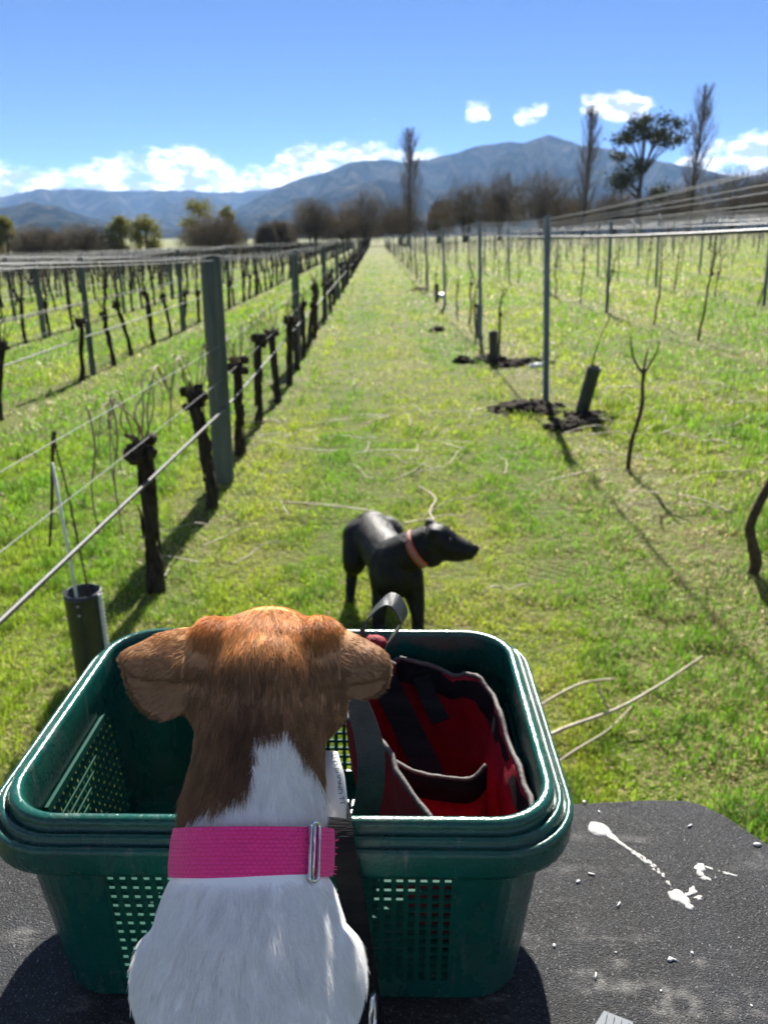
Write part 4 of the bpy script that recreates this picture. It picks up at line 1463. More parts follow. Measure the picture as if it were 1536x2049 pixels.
MAT_GREEN = scuffed_plastic("green_basket_plastic", (.004, .070, .054), (.007, .088, .068), .28, .5)
MAT_GREENL = material("green_lattice_plastic", (.005, .085, .060), (.008, .105, .075), rough=.62, scale=24, spec=.25, translucent=.35)
bk = empty("shopping_basket", (-.077, .641, DECK_Z + .004), rad(-1.3))
tag(bk, "dark green plastic basket with a triple-stepped rim standing on the black mat", "basket")


def rrect(hx, hy, r, z, seg=7):
    pts = []
    for cx, cy, a0 in ((hx - r, hy - r, 0), (-hx + r, hy - r, 90), (-hx + r, -hy + r, 180), (hx - r, -hy + r, 270)):
        for k in range(seg + 1):
            a = rad(a0 + 90 * k / seg)
            pts.append((cx + r * math.cos(a), cy + r * math.sin(a), z))
    return pts


HX, HY = .2440, .1740


def ring(inset, z):
    return rrect(HX - inset, HY - inset, .068 - inset * .8, z, 10)


sect = [(.0190, .166), (.0035, .166), (.0012, .168), (.0004, .172), (.0000, .188), (.0008, .1915), (.0025, .193), (.0048, .193), (.0058, .1915), (.0062, .187), (.0076, .186), (.0082, .196), (.0094, .1985), (.0112, .199), (.0130, .1985), (.0138, .196), (.0142, .191), (.0155, .190), (.0160, .203), (.0172, .2065), (.0195, .208), (.0235, .208), (.0255, .2065), (.0264, .203), (.0266, .166), (.0250, .160)]
MB().rings([ring(a, z) for a, z in sect], cap=False).build("rim", MAT_GREEN, bk)
MB().rings([ring(a, z) for a, z in ((.0225, .150), (.0165, .152), (.0150, .156), (.0165, .160), (.0225, .162))], cap=False).build("rim_rib", MAT_GREEN, bk)

H0, H1 = .0, .166


def hxy(z):
    t = z / .166
    return .210 + .0125 * t, .1400 + .0125 * t


WX, WY, Z0, Z1 = .143, .080, .022, .148       # window half widths and height range


def wall_xy(z, side, u):
    hx, hy = hxy(z)
    return {'f': (u, -hy), 'b': (-u, hy), 'r': (hx, u), 'l': (-hx, -u)}[side]


def build_walls():
    zs = [0, .008, Z0, .085, Z1, .166]
    seg = 8
    per = []     # list of functions z -> (x, y), and a flag for window start
    r = .048
    sides = []
    for sd, hw in (('f', WX), ('r', WY), ('b', WX), ('l', WY)):
        sides.append((sd, hw))
    cols, win = [], []
    corner_after = {'f': (1, -1, 270), 'r': (1, 1, 0), 'b': (-1, 1, 90), 'l': (-1, -1, 180)}
    for sd, hw in sides:
        for u in (-hw, hw):
            cols.append(lambda z, sd=sd, u=u: wall_xy(z, sd, u)); win.append(u < 0)
        sx, sy, a0 = corner_after[sd]
        for k in range(seg + 1):
            a = rad(a0 + 90 * k / seg)

            def fn(z, sx=sx, sy=sy, a=a):
                hx, hy = hxy(z)
                return (sx * (hx - r) + r * math.cos(a), sy * (hy - r) + r * math.sin(a))
            cols.append(fn); win.append(False)
    n = len(cols); V, F = [], []
    for z in zs:
        V += [(*c(z), z) for c in cols]
    for k in range(len(zs) - 1):
        for j in range(n):
            if win[j] and zs[k] >= Z0 - 1e-6 and zs[k + 1] <= Z1 + 1e-6:
                continue
            F.append((k * n + j, k * n + (j + 1) % n, (k + 1) * n + (j + 1) % n, (k + 1) * n + j))
    F.append(tuple(range(n - 1, -1, -1)))
    mb = MB(); mb.v, mb.f = V, F
    o = mb.build("wall", MAT_GREEN, bk, smooth=False)
    md = o.modifiers.new("thickness", 'SOLIDIFY'); md.thickness = .0026; md.offset = -1
    return o


build_walls()
for sd, hw in (('f', WX), ('r', WY), ('b', WX), ('l', WY)):
    nin = {'f': (0, -1), 'b': (0, 1), 'r': (1, 0), 'l': (-1, 0)}[sd]
    ru = Vector((nin[0], nin[1], 0))
    mb = MB(); hb = MB()
    pitch = .0097
    m = int(2 * hw / pitch)
    for k in range(m + 1):
        u = -hw + 2 * hw * k / m
        a = Vector((*wall_xy(Z0 - .002, sd, u), Z0 - .002)) - ru * .0014; b = Vector((*wall_xy(Z1 + .002, sd, u), Z1 + .002)) - ru * .0014
        mb.beam(a, b, .0042, .0026, up=ru)
    nr = int((Z1 - Z0) / .0098)
    for k in range(1, nr):
        z = Z0 + (Z1 - Z0) * k / nr
        a = Vector((*wall_xy(z, sd, -hw - .002), z)) - ru * .0034; b = Vector((*wall_xy(z, sd, hw + .002), z)) - ru * .0034
        hb.beam(a, b, .0036, .0026, up=ru)
    tag(mb.build("lattice_uprights", MAT_GREENL, bk, smooth=False), kind='stuff')
    tag(hb.build("lattice_crossbars", MAT_GREENL, bk, smooth=False), kind='stuff')
    # raised frame along the top of each grid
    fr = MB(); a = Vector((*wall_xy(Z1 + .004, sd, -hw - .004), Z1 + .004)) - ru * .0046; b = Vector((*wall_xy(Z1 + .004, sd, hw + .004), Z1 + .004)) - ru * .0046
    fr.beam(a, b, .0085, .004, up=ru); fr.build("grid_border", MAT_GREENL, bk, smooth=False)

# ------------------------------------------------------------------ red bag in the basket
MAT_RED = material("red_bag_cloth", (.20, .004, .016), (.30, .008, .024), rough=.65, scale=45, bump=.0015, bscale=600, spec=.3)
MAT_WEB = material("black_webbing", (.006, .0065, .008), (.014, .015, .018), rough=.85, scale=60, bump=.0012, bscale=700, spec=.12, stretch=(.15, 1, 1))
MAT_GREYWEB = material("grey_black_webbing", (.018, .019, .022), (.034, .036, .04), rough=.42, scale=60, bump=.0012, bscale=600, spec=.6)
MAT_PIPE = material("grey_piping", (.055, .048, .047), (.10, .088, .085), rough=.7, scale=300, bump=.0008)
MAT_TAGCLOTH = material("white_label_cloth", (.66, .66, .65), rough=.45)
MAT_INK = material("label_ink", (.10, .10, .11), rough=.6)

bag = empty("tool_bag", (.045, .63, DECK_Z + .012))
tag(bag, "red cloth bag with black webbing straps slumped open inside the green basket", "bag")
ob = Vector(bag.location)
rim_pts = [(.020, .766, 1.248), (.050, .764, 1.240), (.092, .756, 1.236), (.120, .718, 1.238), (.130, .650, 1.232), (.134, .580, 1.236), (.128, .520, 1.226), (.090, .507, 1.200), (.052, .530, 1.222), (.024, .578, 1.238), (.000, .622, 1.244), (-.030, .665, 1.240), (-.028, .715, 1.246), (-.005, .745, 1.252), (.020, .752, 1.250)]
loop = catmull(rim_pts, 6)[:-1]
loop = [(x + .006 * (float(vnoise(np.array([i * .42]), np.array([1.])))) - .003, y + .008 * float(vnoise(np.array([i * .37]), np.array([5.]))) - .004, z + .012 * float(vnoise(np.array([i * .45]), np.array([9.]))) - .006) for i, (x, y, z) in enumerate(loop)]
cen = Vector((.04, .63, 0))
rings_ = []
rb = random.Random(6)
for t in np.linspace(0, 1, 22):
    R_ = []
    for i, p in enumerate(loop):
        q = Vector(p); s = 1 - .22 * t + (.035 * math.sin(t * 7 + i * .37) + .10 * (float(fbm(np.array([i * .23]), np.array([t * 3.1]), 7, 4)[0]) - .5)) * math.sin(math.pi * min(1, t * 1.1 + .02))
        R_.append(Vector((cen.x + (q.x - cen.x) * s, cen.y + (q.y - cen.y) * s, q.z + (1.078 - q.z) * t)) - ob)
    rings_.append(R_)
mb = MB().rings(rings_, cap=False)
nL = len(loop)
mb.f.append(tuple((len(rings_) - 1) * nL + j for j in range(nL)))
bo = mb.build("body", MAT_RED, bag)
sd_ = bo.modifiers.new("cloth", 'SOLIDIFY'); sd_.thickness = .002
MB().tube([Vector(p) + Vector((0, 0, .001)) - ob for p in loop], .0028, 7, random.Random(2), .15, closed=True).build("piping", MAT_PIPE, bag)
band = MB(); band.rings([[Vector((cen.x + (Vector(p).x - cen.x) * s, cen.y + (Vector(p).y - cen.y) * s, p[2] - dz)) - ob for p in loop] for s, dz in ((.985, .0), (.955, .012), (.925, .024))], cap=False)
band.build("binding", MAT_WEB, bag)
# inner pocket with a dark bound edge
pk = [(.010, .655), (.035, .636), (.065, .626), (.092, .624), (.108, .632)]
top = catmull([(x, y, 1.202 - (.004 if 0 < i < 4 else 0) + (.006 if i == 4 else 0)) for i, (x, y) in enumerate(pk)], 6)
pb = MB().rings([[Vector((x, y + dy, z - dz)) - ob for x, y, z in top] for dz, dy in ((.012, 0), (.04, -.010), (.08, -.016), (.118, -.004))], closed_ring=False, cap=False)
po = pb.build("pocket", MAT_RED, bag); po.modifiers.new("cloth", 'SOLIDIFY').thickness = .002
pe = MB().rings([[Vector((x, y + dy, z - dz)) - ob for x, y, z in top] for dz, dy in ((0, -.001), (.012, -.003), (.0215, -.0085))], closed_ring=False, cap=False)
peo = pe.build("pocket_binding", MAT_WEB, po); peo.modifiers.new("cloth", 'SOLIDIFY').thickness = .002
MB().tube([Vector(p) - ob for p in top], .0026, 7, random.Random(3), .15).build("piping", MAT_PIPE, po)
# straps lying over the inside
for pts, w, wd, mt in (([(.004, .742, 1.246), (.016, .728, 1.226), (.034, .700, 1.200), (.052, .668, 1.176), (.066, .640, 1.150)], .030, (1, .25, .1), MAT_WEB),
                       ([(.050, .750, 1.236), (.056, .736, 1.222), (.064, .720, 1.212), (.070, .708, 1.206)], .020, (1, .4, .2), MAT_WEB)):
    MB().ribbon([Vector(p) - ob for p in catmull(pts, 5)], w, wd).build("inner_strap", mt, bag)
# standing handle loop and the front handle
MB().ribbon([Vector(p) - ob for p in catmull([(-.020, .715, 1.245), (-.020, .718, 1.285), (-.012, .722, 1.318), (.006, .725, 1.340), (.018, .725, 1.343), (.027, .723, 1.330), (.026, .720, 1.318), (.012, .716, 1.298), (.002, .712, 1.275), (.004, .722, 1.248)], 6)], .024,
            [(.35, 1, .15)] * 55).build("handle", MAT_GREYWEB, bag)
hp = catmull([(-.040, .62, 1.318), (-.030, .598, 1.328), (-.018, .578, 1.318), (-.007, .562, 1.288), (-.005, .552, 1.258), (-.010, .548, 1.225), (-.016, .556, 1.195)], 6)
MB().ribbon([Vector(p) - ob for p in hp], list(np.interp(range(len(hp)), [0, 10, 18, len(hp)], [.020, .018, .024, .023])), [Vector((.35 + .65 * min(1, i / 16), -.9 + .9 * min(1, i / 16), .1)) for i in range(len(hp))]).build("front_handle", MAT_GREYWEB, bag)
MB().blob(Vector((-.002, .716, 1.297)) - ob, .012, 10, 7, random.Random(4), .12, (1.2, .8, .8)).build("red_tab", MAT_RED, bag)
# cloth label with print
lb = MB().rings([[Vector(p) - ob for p in row] for row in (((-.043, .486, 1.336), (-.036, .484, 1.337), (-.030, .487, 1.334)), ((-.0425, .476, 1.322), (-.034, .473, 1.324), (-.0245, .477, 1.320)), ((-.0405, .468, 1.308), (-.032, .465, 1.310), (-.0225, .469, 1.306)), ((-.0365, .461, 1.296), (-.029, .458, 1.298), (-.0235, .461, 1.294)))], closed_ring=False, cap=False)
lo_ = lb.build("cloth_label", MAT_TAGCLOTH, bag); lo_.modifiers.new("cloth", 'SOLIDIFY').thickness = .0006


def lettering(s, pos, size, rot, parent, mat, name="lettering"):
    cu = bpy.data.curves.new(name, 'FONT'); cu.body = s; cu.size = size; cu.extrude = .00008
    t = bpy.data.objects.new(name, cu); COL.objects.link(t)
    t.rotation_euler = rot; t.location = pos
    bpy.context.view_layer.update()
    dg = bpy.context.evaluated_depsgraph_get()
    me = bpy.data.meshes.new_from_object(t.evaluated_get(dg))
    mw = t.matrix_world.copy()
    bpy.data.objects.remove(t, do_unlink=True)
    me.transform(mw)
    o = link(name, me, mat, parent)
    return o


def label_print(s, a, b, size, lift):
    """a line of print running down the label from a to b, facing the camera side"""
    a, b = Vector(a) - ob, Vector(b) - ob
    t = (b - a).normalized(); nrm = Vector((.12, -.80, .58)); nrm = (nrm - t * nrm.dot(t)).normalized()
    up = nrm.cross(t)
    M_ = Matrix((t, up, nrm)).transposed()
    return lettering(s, a + nrm * lift, size, M_.to_euler(), lo_, MAT_INK)


label_print("SED BUONO TT", (-.0345, .4835, 1.3345), (-.0262, .4625, 1.298), .0052, .0022)
label_print("v EIRI-O  FTUC", (-.0405, .484, 1.3325), (-.0318, .4625, 1.298), .0048, .0022)

# black strap over the front of the basket
sp_ = empty("black_strap", (-.018, .455, DECK_Z))
tag(sp_, "flat black strap hanging over the basket's front rim beside the white dog", "strap")
os_ = Vector(sp_.location)
path = catmull([(-.045, .530, 1.262), (-.036, .505, 1.281), (-.030, .478, 1.2815), (-.0265, .460, 1.272), (-.024, .4555, 1.255), (-.020, .457, 1.225), (-.015, .4590, 1.18), (-.009, .4570, 1.13), (-.004, .452, 1.085), (-.004, .44, 1.064)], 5)
MB().ribbon([Vector(p) - os_ for p in path], .0195, (1, .05, 0), .002).build("webbing", MAT_WEB, sp_)
MAT_METAL = material("polished_buckle_metal", (.70, .72, .75), rough=.18, metal=1.0)
MB().tube([Vector((-.0035 + .002 * math.cos(a), .425 + .010 * math.cos(a), 1.140 + .020 * math.sin(a))) - os_ for a in np.linspace(0, 2 * math.pi, 28)[:-1]], .0018, 8, closed=True).build("ring", MAT_METAL, sp_)

# ------------------------------------------------------------------ animals


def solid_from(mb, voxel, smooth_it, name, factor=.5):
    """fuse overlapping volumes into one continuous skin"""
    me = mb.mesh(name + "_raw")
    o = bpy.data.objects.new(name + "_raw", me); COL.objects.link(o)
    m = o.modifiers.new("fuse", 'REMESH'); m.mode = 'VOXEL'; m.voxel_size = voxel
    s = o.modifiers.new("soften", 'SMOOTH'); s.factor = factor; s.iterations = smooth_it
    bpy.context.view_layer.update()
    dg = bpy.context.evaluated_depsgraph_get()
    out = bpy.data.meshes.new_from_object(o.evaluated_get(dg))
    out.name = name
    bpy.data.objects.remove(o, do_unlink=True)
    out.polygons.foreach_set('use_smooth', [True] * len(out.polygons))
    return out


def limb(mb, pts, radii, n=14):
    p = catmull(pts, 5)
    r = list(np.interp(np.linspace(0, 1, len(p)), np.linspace(0, 1, len(radii)), radii))
    mb.tube(p, r, n)
    for q, k in ((p[0], r[0]), (p[-1], r[-1])):
        mb.blob(q, k * .98, 12, 8)


def ear_sheet(mb, pts, bulge, thick):
    """a closed thin pad through an outline, bulged in the middle"""
    P = [Vector(p) for p in catmull(list(pts) + [pts[0]], 3)[:-1]]
    c = sum(P, Vector()) / len(P)
    nn = Vector()
    for i in range(len(P)):
        nn += (P[i] - c).cross(P[(i + 1) % len(P)] - c)
    nn.normalize()
    if nn.y > 0:
        nn = -nn
    rings = []
    for s, b in ((1.0, 0), (.75, .55), (.4, .9), (.08, 1.0)):
        rings.append([c + (p - c) * s + nn * (bulge * b) for p in P])
    up = [[p + nn * thick / 2 for p in r] for r in rings[::-1]]
    dn = [[p - nn * thick / 2 for p in r] for r in rings]
    mb.rings(up + dn)


# ---- the terrier in front of the camera
NC = Vector((-.082, .397, 1.324))                 # centre of the neck at the collar
NA = Vector((.004, .69, .724)).normalized()       # axis of the neck, towards the head
EAR_L1 = [(-.1100, .4972, 1.4365), (-.1481, .4929, 1.4342), (-.1666, .4868, 1.4284), (-.1800, .4797, 1.4232), (-.1757, .4676, 1.4192), (-.1657, .4626, 1.4143), (-.1487, .4600, 1.4134), (-.1200, .4585, 1.4150), (-.1050, .4729, 1.4200)]
EAR_L2 = [(-.1799, .4812, 1.4183), (-.1775, .4751, 1.4042), (-.1699, .4681, 1.3910), (-.1594, .4631, 1.3832), (-.1479, .4611, 1.3808), (-.1374, .4622, 1.3844), (-.1293, .4663, 1.3960), (-.1274, .4722, 1.4125), (-.1528, .4774, 1.4176)]
EAR_R1 = [(-.0465, .5025, 1.4406), (-.0227, .4953, 1.4329), (-.0054, .4886, 1.4267), (.0067, .4806, 1.4223), (.0090, .4702, 1.4172), (.0037, .4631, 1.4120), (-.0115, .4595, 1.4104), (-.0330, .4564, 1.4101), (-.0480, .4698, 1.4200)]
EAR_R2 = [(.0082, .4822, 1.4149), (.0092, .4785, 1.4048), (.0034, .4740, 1.3949), (-.0055, .4715, 1.3905), (-.0147, .4705, 1.3904), (-.0232, .4705, 1.3962), (-.0287, .4719, 1.4059), (-.0118, .4782, 1.4121)]


def terrier():
    mb = MB()
    cx = -.080
    # head, cheeks and muzzle
    mb.blob((-.078, .478, 1.397), .049, 24, 16, scale=(.98, 1.05, 1.0))
    for s in (-1, 1):
        mb.blob((-.078 + s * .014, .487, 1.413), .034, 18, 12)
        mb.blob((-.078 + s * .029, .475, 1.387), .029, 18, 12)
        mb.blob((-.078 + s * .039, .482, 1.413), .019, 14, 10)
        mb.blob((-.078 + s * .037, .488, 1.428), .0185, 14, 10)
        mb.blob((-.071 + s * .022, .520, 1.382), .025, 14, 10)
    limb(mb, [(-.075, .505, 1.392), (-.071, .545, 1.380), (-.068, .580, 1.370)], [.036, .027, .019])
    mb.blob((-.0665, .598, 1.375), .010, 12, 8)
    # neck, shoulders, back
    limb(mb, [(-.078, .490, 1.404), (-.079, .464, 1.386), (-.081, .433, 1.358), tuple(NC), (-.080, .365, 1.292), (-.078, .332, 1.250), (-.077, .300, 1.196), (-.077, .262, 1.138)],
         [.0470, .0465, .0425, .0455, .0590, .0655, .0720, .0700], 28)
    mb.blob((-.080, .372, 1.262), .058, 22, 16, scale=(1.02, 1.05, 1.15))
    mb.blob((-.080, .378, 1.225), .052, 22, 16, scale=(.95, 1.0, 1.2))
    mb.blob((-.077, .315, 1.175), .064, 22, 16, scale=(1.05, 1.05, 1.1))
    for s in (-1, 1):
        mb.blob((-.079 + s * .040, .352, 1.268), .034, 16, 12, scale=(.9, 1.0, 1.3))
        mb.blob((-.079 + s * .028, .332, 1.268), .036, 16, 12, scale=(.8, .9, 1.5))
        mb.blob((-.077 + s * .052, .285, 1.118), .047, 18, 12, scale=(.85, 1.25, 1.05))
        limb(mb, [(-.077 + s * .058, .270, 1.105), (-.077 + s * .062, .330, 1.092), (-.077 + s * .062, .350, 1.080)], [.034, .024, .018])
        limb(mb, [(-.077 + s * .062, .315, 1.080), (-.077 + s * .062, .365, 1.078), (-.077 + s * .062, .395, 1.077)], [.014, .014, .0155])
        limb(mb, [(-.080 + s * .034, .378, 1.225), (-.080 + s * .035, .392, 1.150), (-.080 + s * .035, .402, 1.090)], [.028, .018, .0135])
        limb(mb, [(-.080 + s * .035, .402, 1.085), (-.080 + s * .035, .420, 1.077)], [.0140, .0150])
    limb(mb, [(-.077, .215, 1.105), (-.073, .165, 1.080), (-.060, .120, 1.078)], [.022, .013, .008])
    for e, b in ((EAR_L1, .006), (EAR_R1, .006), (EAR_L2, -.003), (EAR_R2, -.003)):
        ear_sheet(mb, e, b, .0050)
    return solid_from(mb, .0022, 5, "terrier_body")


def coat(V):
    """coat colour from the position on the animal: brown head and nape, white elsewhere"""
    x, y, z = V[:, 0], V[:, 1], V[:, 2]
    s = (V - np.array(NC)) @ np.array(NA)
    nz1 = vnoise(x * 330 + 9, s * 330, 3) - .5
    nz2 = vnoise(x * 90 + 9, s * 90 + 50, 4) - .5
    sb = np.interp(x, [-.16, -.125, -.116, -.094, -.0785, -.0765, -.060, -.036, -.024, 0], [.018, .020, .024, .029, .037, .106, .076, .044, .030, .02])
    brown = s + nz1 * .005 + nz2 * .004 > sb
    brown |= (z > 1.40) | ((np.abs(x + .078) > .055) & (z > 1.375))
    blaze = (y > .52) & (np.abs(x + .07) < .010 + (y - .52) * .25)
    brown &= ~blaze
    C = np.zeros((len(V), 3))
    white = np.array([.97, .965, .95])
    C[:] = white
    br = np.array([.32, .175, .090]); og = np.array([.64, .295, .092]); dk = np.array([.135, .070, .042]); tan = np.array([.37, .225, .125])
    crown = np.clip((z - 1.420) / .022, 0, 1) * np.clip((y - .44) / .02, 0, 1)
    B = br[None] * (1 - crown[:, None]) + og[None] * crown[:, None]
    mid = np.exp(-((x + .083) / .018)**2) * np.clip((s - .02) / .03, 0, 1) * np.clip((.118 - s) / .03, 0, 1)
    B = B * (1 - .75 * mid[:, None]) + dk * .75 * mid[:, None]
    sidek = np.clip((np.abs(x + .079) - .030) / .02, 0, 1) * (1 - crown) * .55
    B = B * (1 - sidek[:, None]) + tan * sidek[:, None]
    earm = np.clip((np.abs(x + .079) - .050) / .01, 0, 1)
    B *= (1 - .16 * earm + (.70 - .5 * earm) * (vnoise(x * 420, s * 160 + y * 90, 8) - .5))[:, None]
    C[brown] = B[brown]
    # faint dirt flecks on the white back
    C[~brown] *= (1 - .03 * vnoise(x * 60, z * 60, 12))[~brown][:, None]
    return C


MAT_COAT = material("terrier_skin", (.7, .6, .5), rough=.7, spec=.2, attr="tint")


def fur_material(name, rough=.42, tl=.35):
    m = material(name, (.8, .8, .8), rough=rough, spec=.4, translucent=tl, attr="tint")
    return m


def grow_fur(me, n, seed, colfn, flow, length, weight, radius, parent, mat, name="fur", skip=None, vary=(.8, 1.15)):
    me.calc_loop_triangles()
    T = np.empty(len(me.loop_triangles) * 3, np.int32); me.loop_triangles.foreach_get('vertices', T); T = T.reshape(-1, 3)
    V = np.empty(len(me.vertices) * 3, np.float32); me.vertices.foreach_get('co', V); V = V.reshape(-1, 3).astype(float)
    Nn = np.empty(len(me.vertices) * 3, np.float32); me.vertices.foreach_get('normal', Nn); Nn = Nn.reshape(-1, 3).astype(float)
    A = .5 * np.linalg.norm(np.cross(V[T[:, 1]] - V[T[:, 0]], V[T[:, 2]] - V[T[:, 0]]), axis=1)
    cen = V[T].mean(1); nrm = Nn[T].mean(1)
    A = A * weight(cen, nrm)
    rng = np.random.default_rng(seed)
    pick = rng.choice(len(T), n, p=A / A.sum())
    a = rng.random(n); b = rng.random(n); f = a + b > 1; a[f] = 1 - a[f]; b[f] = 1 - b[f]
    c = 1 - a - b
    P = V[T[pick, 0]] * a[:, None] + V[T[pick, 1]] * b[:, None] + V[T[pick, 2]] * c[:, None]
    N_ = Nn[T[pick, 0]] * a[:, None] + Nn[T[pick, 1]] * b[:, None] + Nn[T[pick, 2]] * c[:, None]
    N_ /= np.linalg.norm(N_, axis=1)[:, None] + 1e-9
    if skip is not None:
        k = ~skip(P)
        P, N_ = P[k], N_[k]; n = len(P)
    F = flow(P, N_) + rng.normal(0, .16, (n, 3))
    # clumping: neighbouring hairs share a slow wobble
    w = np.stack([vnoise(P[:, 0] * 210 + i * 7, P[:, 2] * 210 + P[:, 1] * 150, 60 + i) - .5 for i in range(3)], 1)
    F = F + w * .55
    F -= N_ * np.sum(F * N_, 1)[:, None]
    F /= np.linalg.norm(F, axis=1)[:, None] + 1e-9
    L_ = length(P, N_) * rng.uniform(.65, 1.2, n)
    lift = rng.uniform(.10, .34, n) + .18 * np.clip((L_ - .013) / .008, 0, 1)
    K = 5
    Q = np.zeros((n, K, 3))
    for k in range(K):
        t = k / (K - 1)
        Q[:, k] = P - N_ * .0006 + F * (L_ * (t * (.55 + .45 * t)))[:, None] + N_ * (L_ * lift * (t - .42 * t * t))[:, None]
    hc = bpy.data.hair_curves.new(name)
    hc.add_curves([K] * n)
    hc.attributes['position'].data.foreach_set('vector', Q.astype(np.float32).ravel())
    ra = hc.attributes.get('radius') or hc.attributes.new('radius', 'FLOAT', 'POINT')
    rv_ = radius * rng.uniform(.7, 1.2, n)[:, None] * np.array([1, .95, .8, .55, .12])[None]
    ra.data.foreach_set('value', rv_.astype(np.float32).ravel())
    ca = hc.attributes.new('tint', 'FLOAT_COLOR', 'CURVE')
    col = np.ones((n, 4), np.float32); cf = colfn(P); vv = rng.uniform(*vary, (n, 1)); vv = np.where(cf[:, :1] > .7, 1 - (1 - vv) * .55, vv); col[:, :3] = np.minimum(cf * vv, .985)
    ca.data.foreach_set('color', col.ravel())
    hc.materials.append(mat)
    o = bpy.data.objects.new(name, hc); COL.objects.link(o)
    if parent is not None:
        o.parent = parent
    return o


def paint(me, colfn):
    V = np.empty(len(me.vertices) * 3, np.float32); me.vertices.foreach_get('co', V); V = V.reshape(-1, 3).astype(float)
    c = np.ones((len(V), 4), np.float32); c[:, :3] = colfn(V)
    at = me.attributes.new('tint', 'FLOAT_COLOR', 'POINT'); at.data.foreach_set('color', c.ravel())


def relax(me, mask, iters):
    """even out the skin where mask is set"""
    V = np.empty(len(me.vertices) * 3, np.float32); me.vertices.foreach_get('co', V); V = V.reshape(-1, 3).astype(float)
    E = np.empty(len(me.edges) * 2, np.int32); me.edges.foreach_get('vertices', E); E = E.reshape(-1, 2)
    k = mask(V).astype(float)[:, None]
    deg = np.bincount(E.ravel(), minlength=len(V))[:, None].astype(float)
    for it in range(iters):
        S = np.zeros_like(V)
        for c in range(3):
            S[:, c] = np.bincount(E[:, 0], V[E[:, 1], c], len(V)) + np.bincount(E[:, 1], V[E[:, 0], c], len(V))
        lam = .6 if it % 2 == 0 else -.58
        V = V + lam * k * (S / deg - V)
    me.vertices.foreach_set('co', V.astype(np.float32).ravel()); me.update()


tm = terrier()


def nape(V):
    s = (V - np.array(NC)) @ np.array(NA)
    w = np.clip((.058 - np.abs(V[:, 0] + .079)) / .008, 0, 1)
    return w * np.clip((V[:, 2] - 1.17) / .03, 0, 1)


relax(tm, nape, 160)
paint(tm, coat)
dog = empty("terrier_dog", (0, 0, 0))
tag(dog, "white terrier with brown head and pink collar sitting with its back turned", "dog")
link("body", tm, MAT_COAT, dog)


def t_flow(P, N_):
    x, y, z = P[:, 0], P[:, 1], P[:, 2]
    F = np.zeros_like(P)
    F[:] = (0, -.62, -.78)
    F[:, 0] += (x + .079) * 7.0
    G = np.stack([(x + .078) * 7, np.full(len(x), -1.0), np.full(len(x), -.80)], 1)
    wt = np.clip((z - 1.385) / .05, 0, 1); wt = (wt * wt * (3 - 2 * wt))[:, None]
    near = (np.abs(x + .078) < .052)[:, None]
    F = np.where(near, F * (1 - wt) + G * wt, F)
    ear = np.abs(x + .079) > .052
    ear &= z > 1.37
    F[ear] = np.stack([np.sign(x[ear] + .079) * .9, np.full(ear.sum(), -.3), np.full(ear.sum(), -.55)], 1)
    leg = z < 1.14
    F[leg] = (0, 0, -1)
    return F


def t_len(P, N_):
    x, y, z = P[:, 0], P[:, 1], P[:, 2]
    s = (P - np.array(NC)) @ np.array(NA)
    L_ = np.full(len(P), .0115)
    L_ = np.where(s > .016, .0125, L_)
    head = np.clip((s - .060) / .03, 0, 1)
    L_ = L_ * (1 - head) + .0078 * head
    ruff = np.exp(-((s - .047) / .016)**2) * np.clip((np.abs(x + .080) - .030) / .012, 0, 1)
    L_ = L_ + .010 * ruff
    ear = (np.abs(x + .079) > .055) & (z > 1.37)
    L_[ear] = .0048
    L_[z < 1.14] = .006
    return L_


def t_weight(c, nrm):
    w = np.where((c[:, 1] < .50) & (nrm[:, 1] < .45) & (c[:, 2] > 1.20), 1.0, .22)
    w = np.where(c[:, 2] < 1.17, .12, w)
    w = np.where((np.abs(c[:, 0] + .079) > .052) & (c[:, 2] > 1.37), 1.6, w)
    return w


def t_skip(P):
    d = P - np.array(NC)
    s = d @ np.array(NA)
    return (s > -.0145) & (s < .0150)


MAT_FUR = fur_material("terrier_hair")
grow_fur(tm, 190000, 2, coat, t_flow, t_len, t_weight, .00017, dog, MAT_FUR, skip=t_skip, vary=(.74, 1.12))


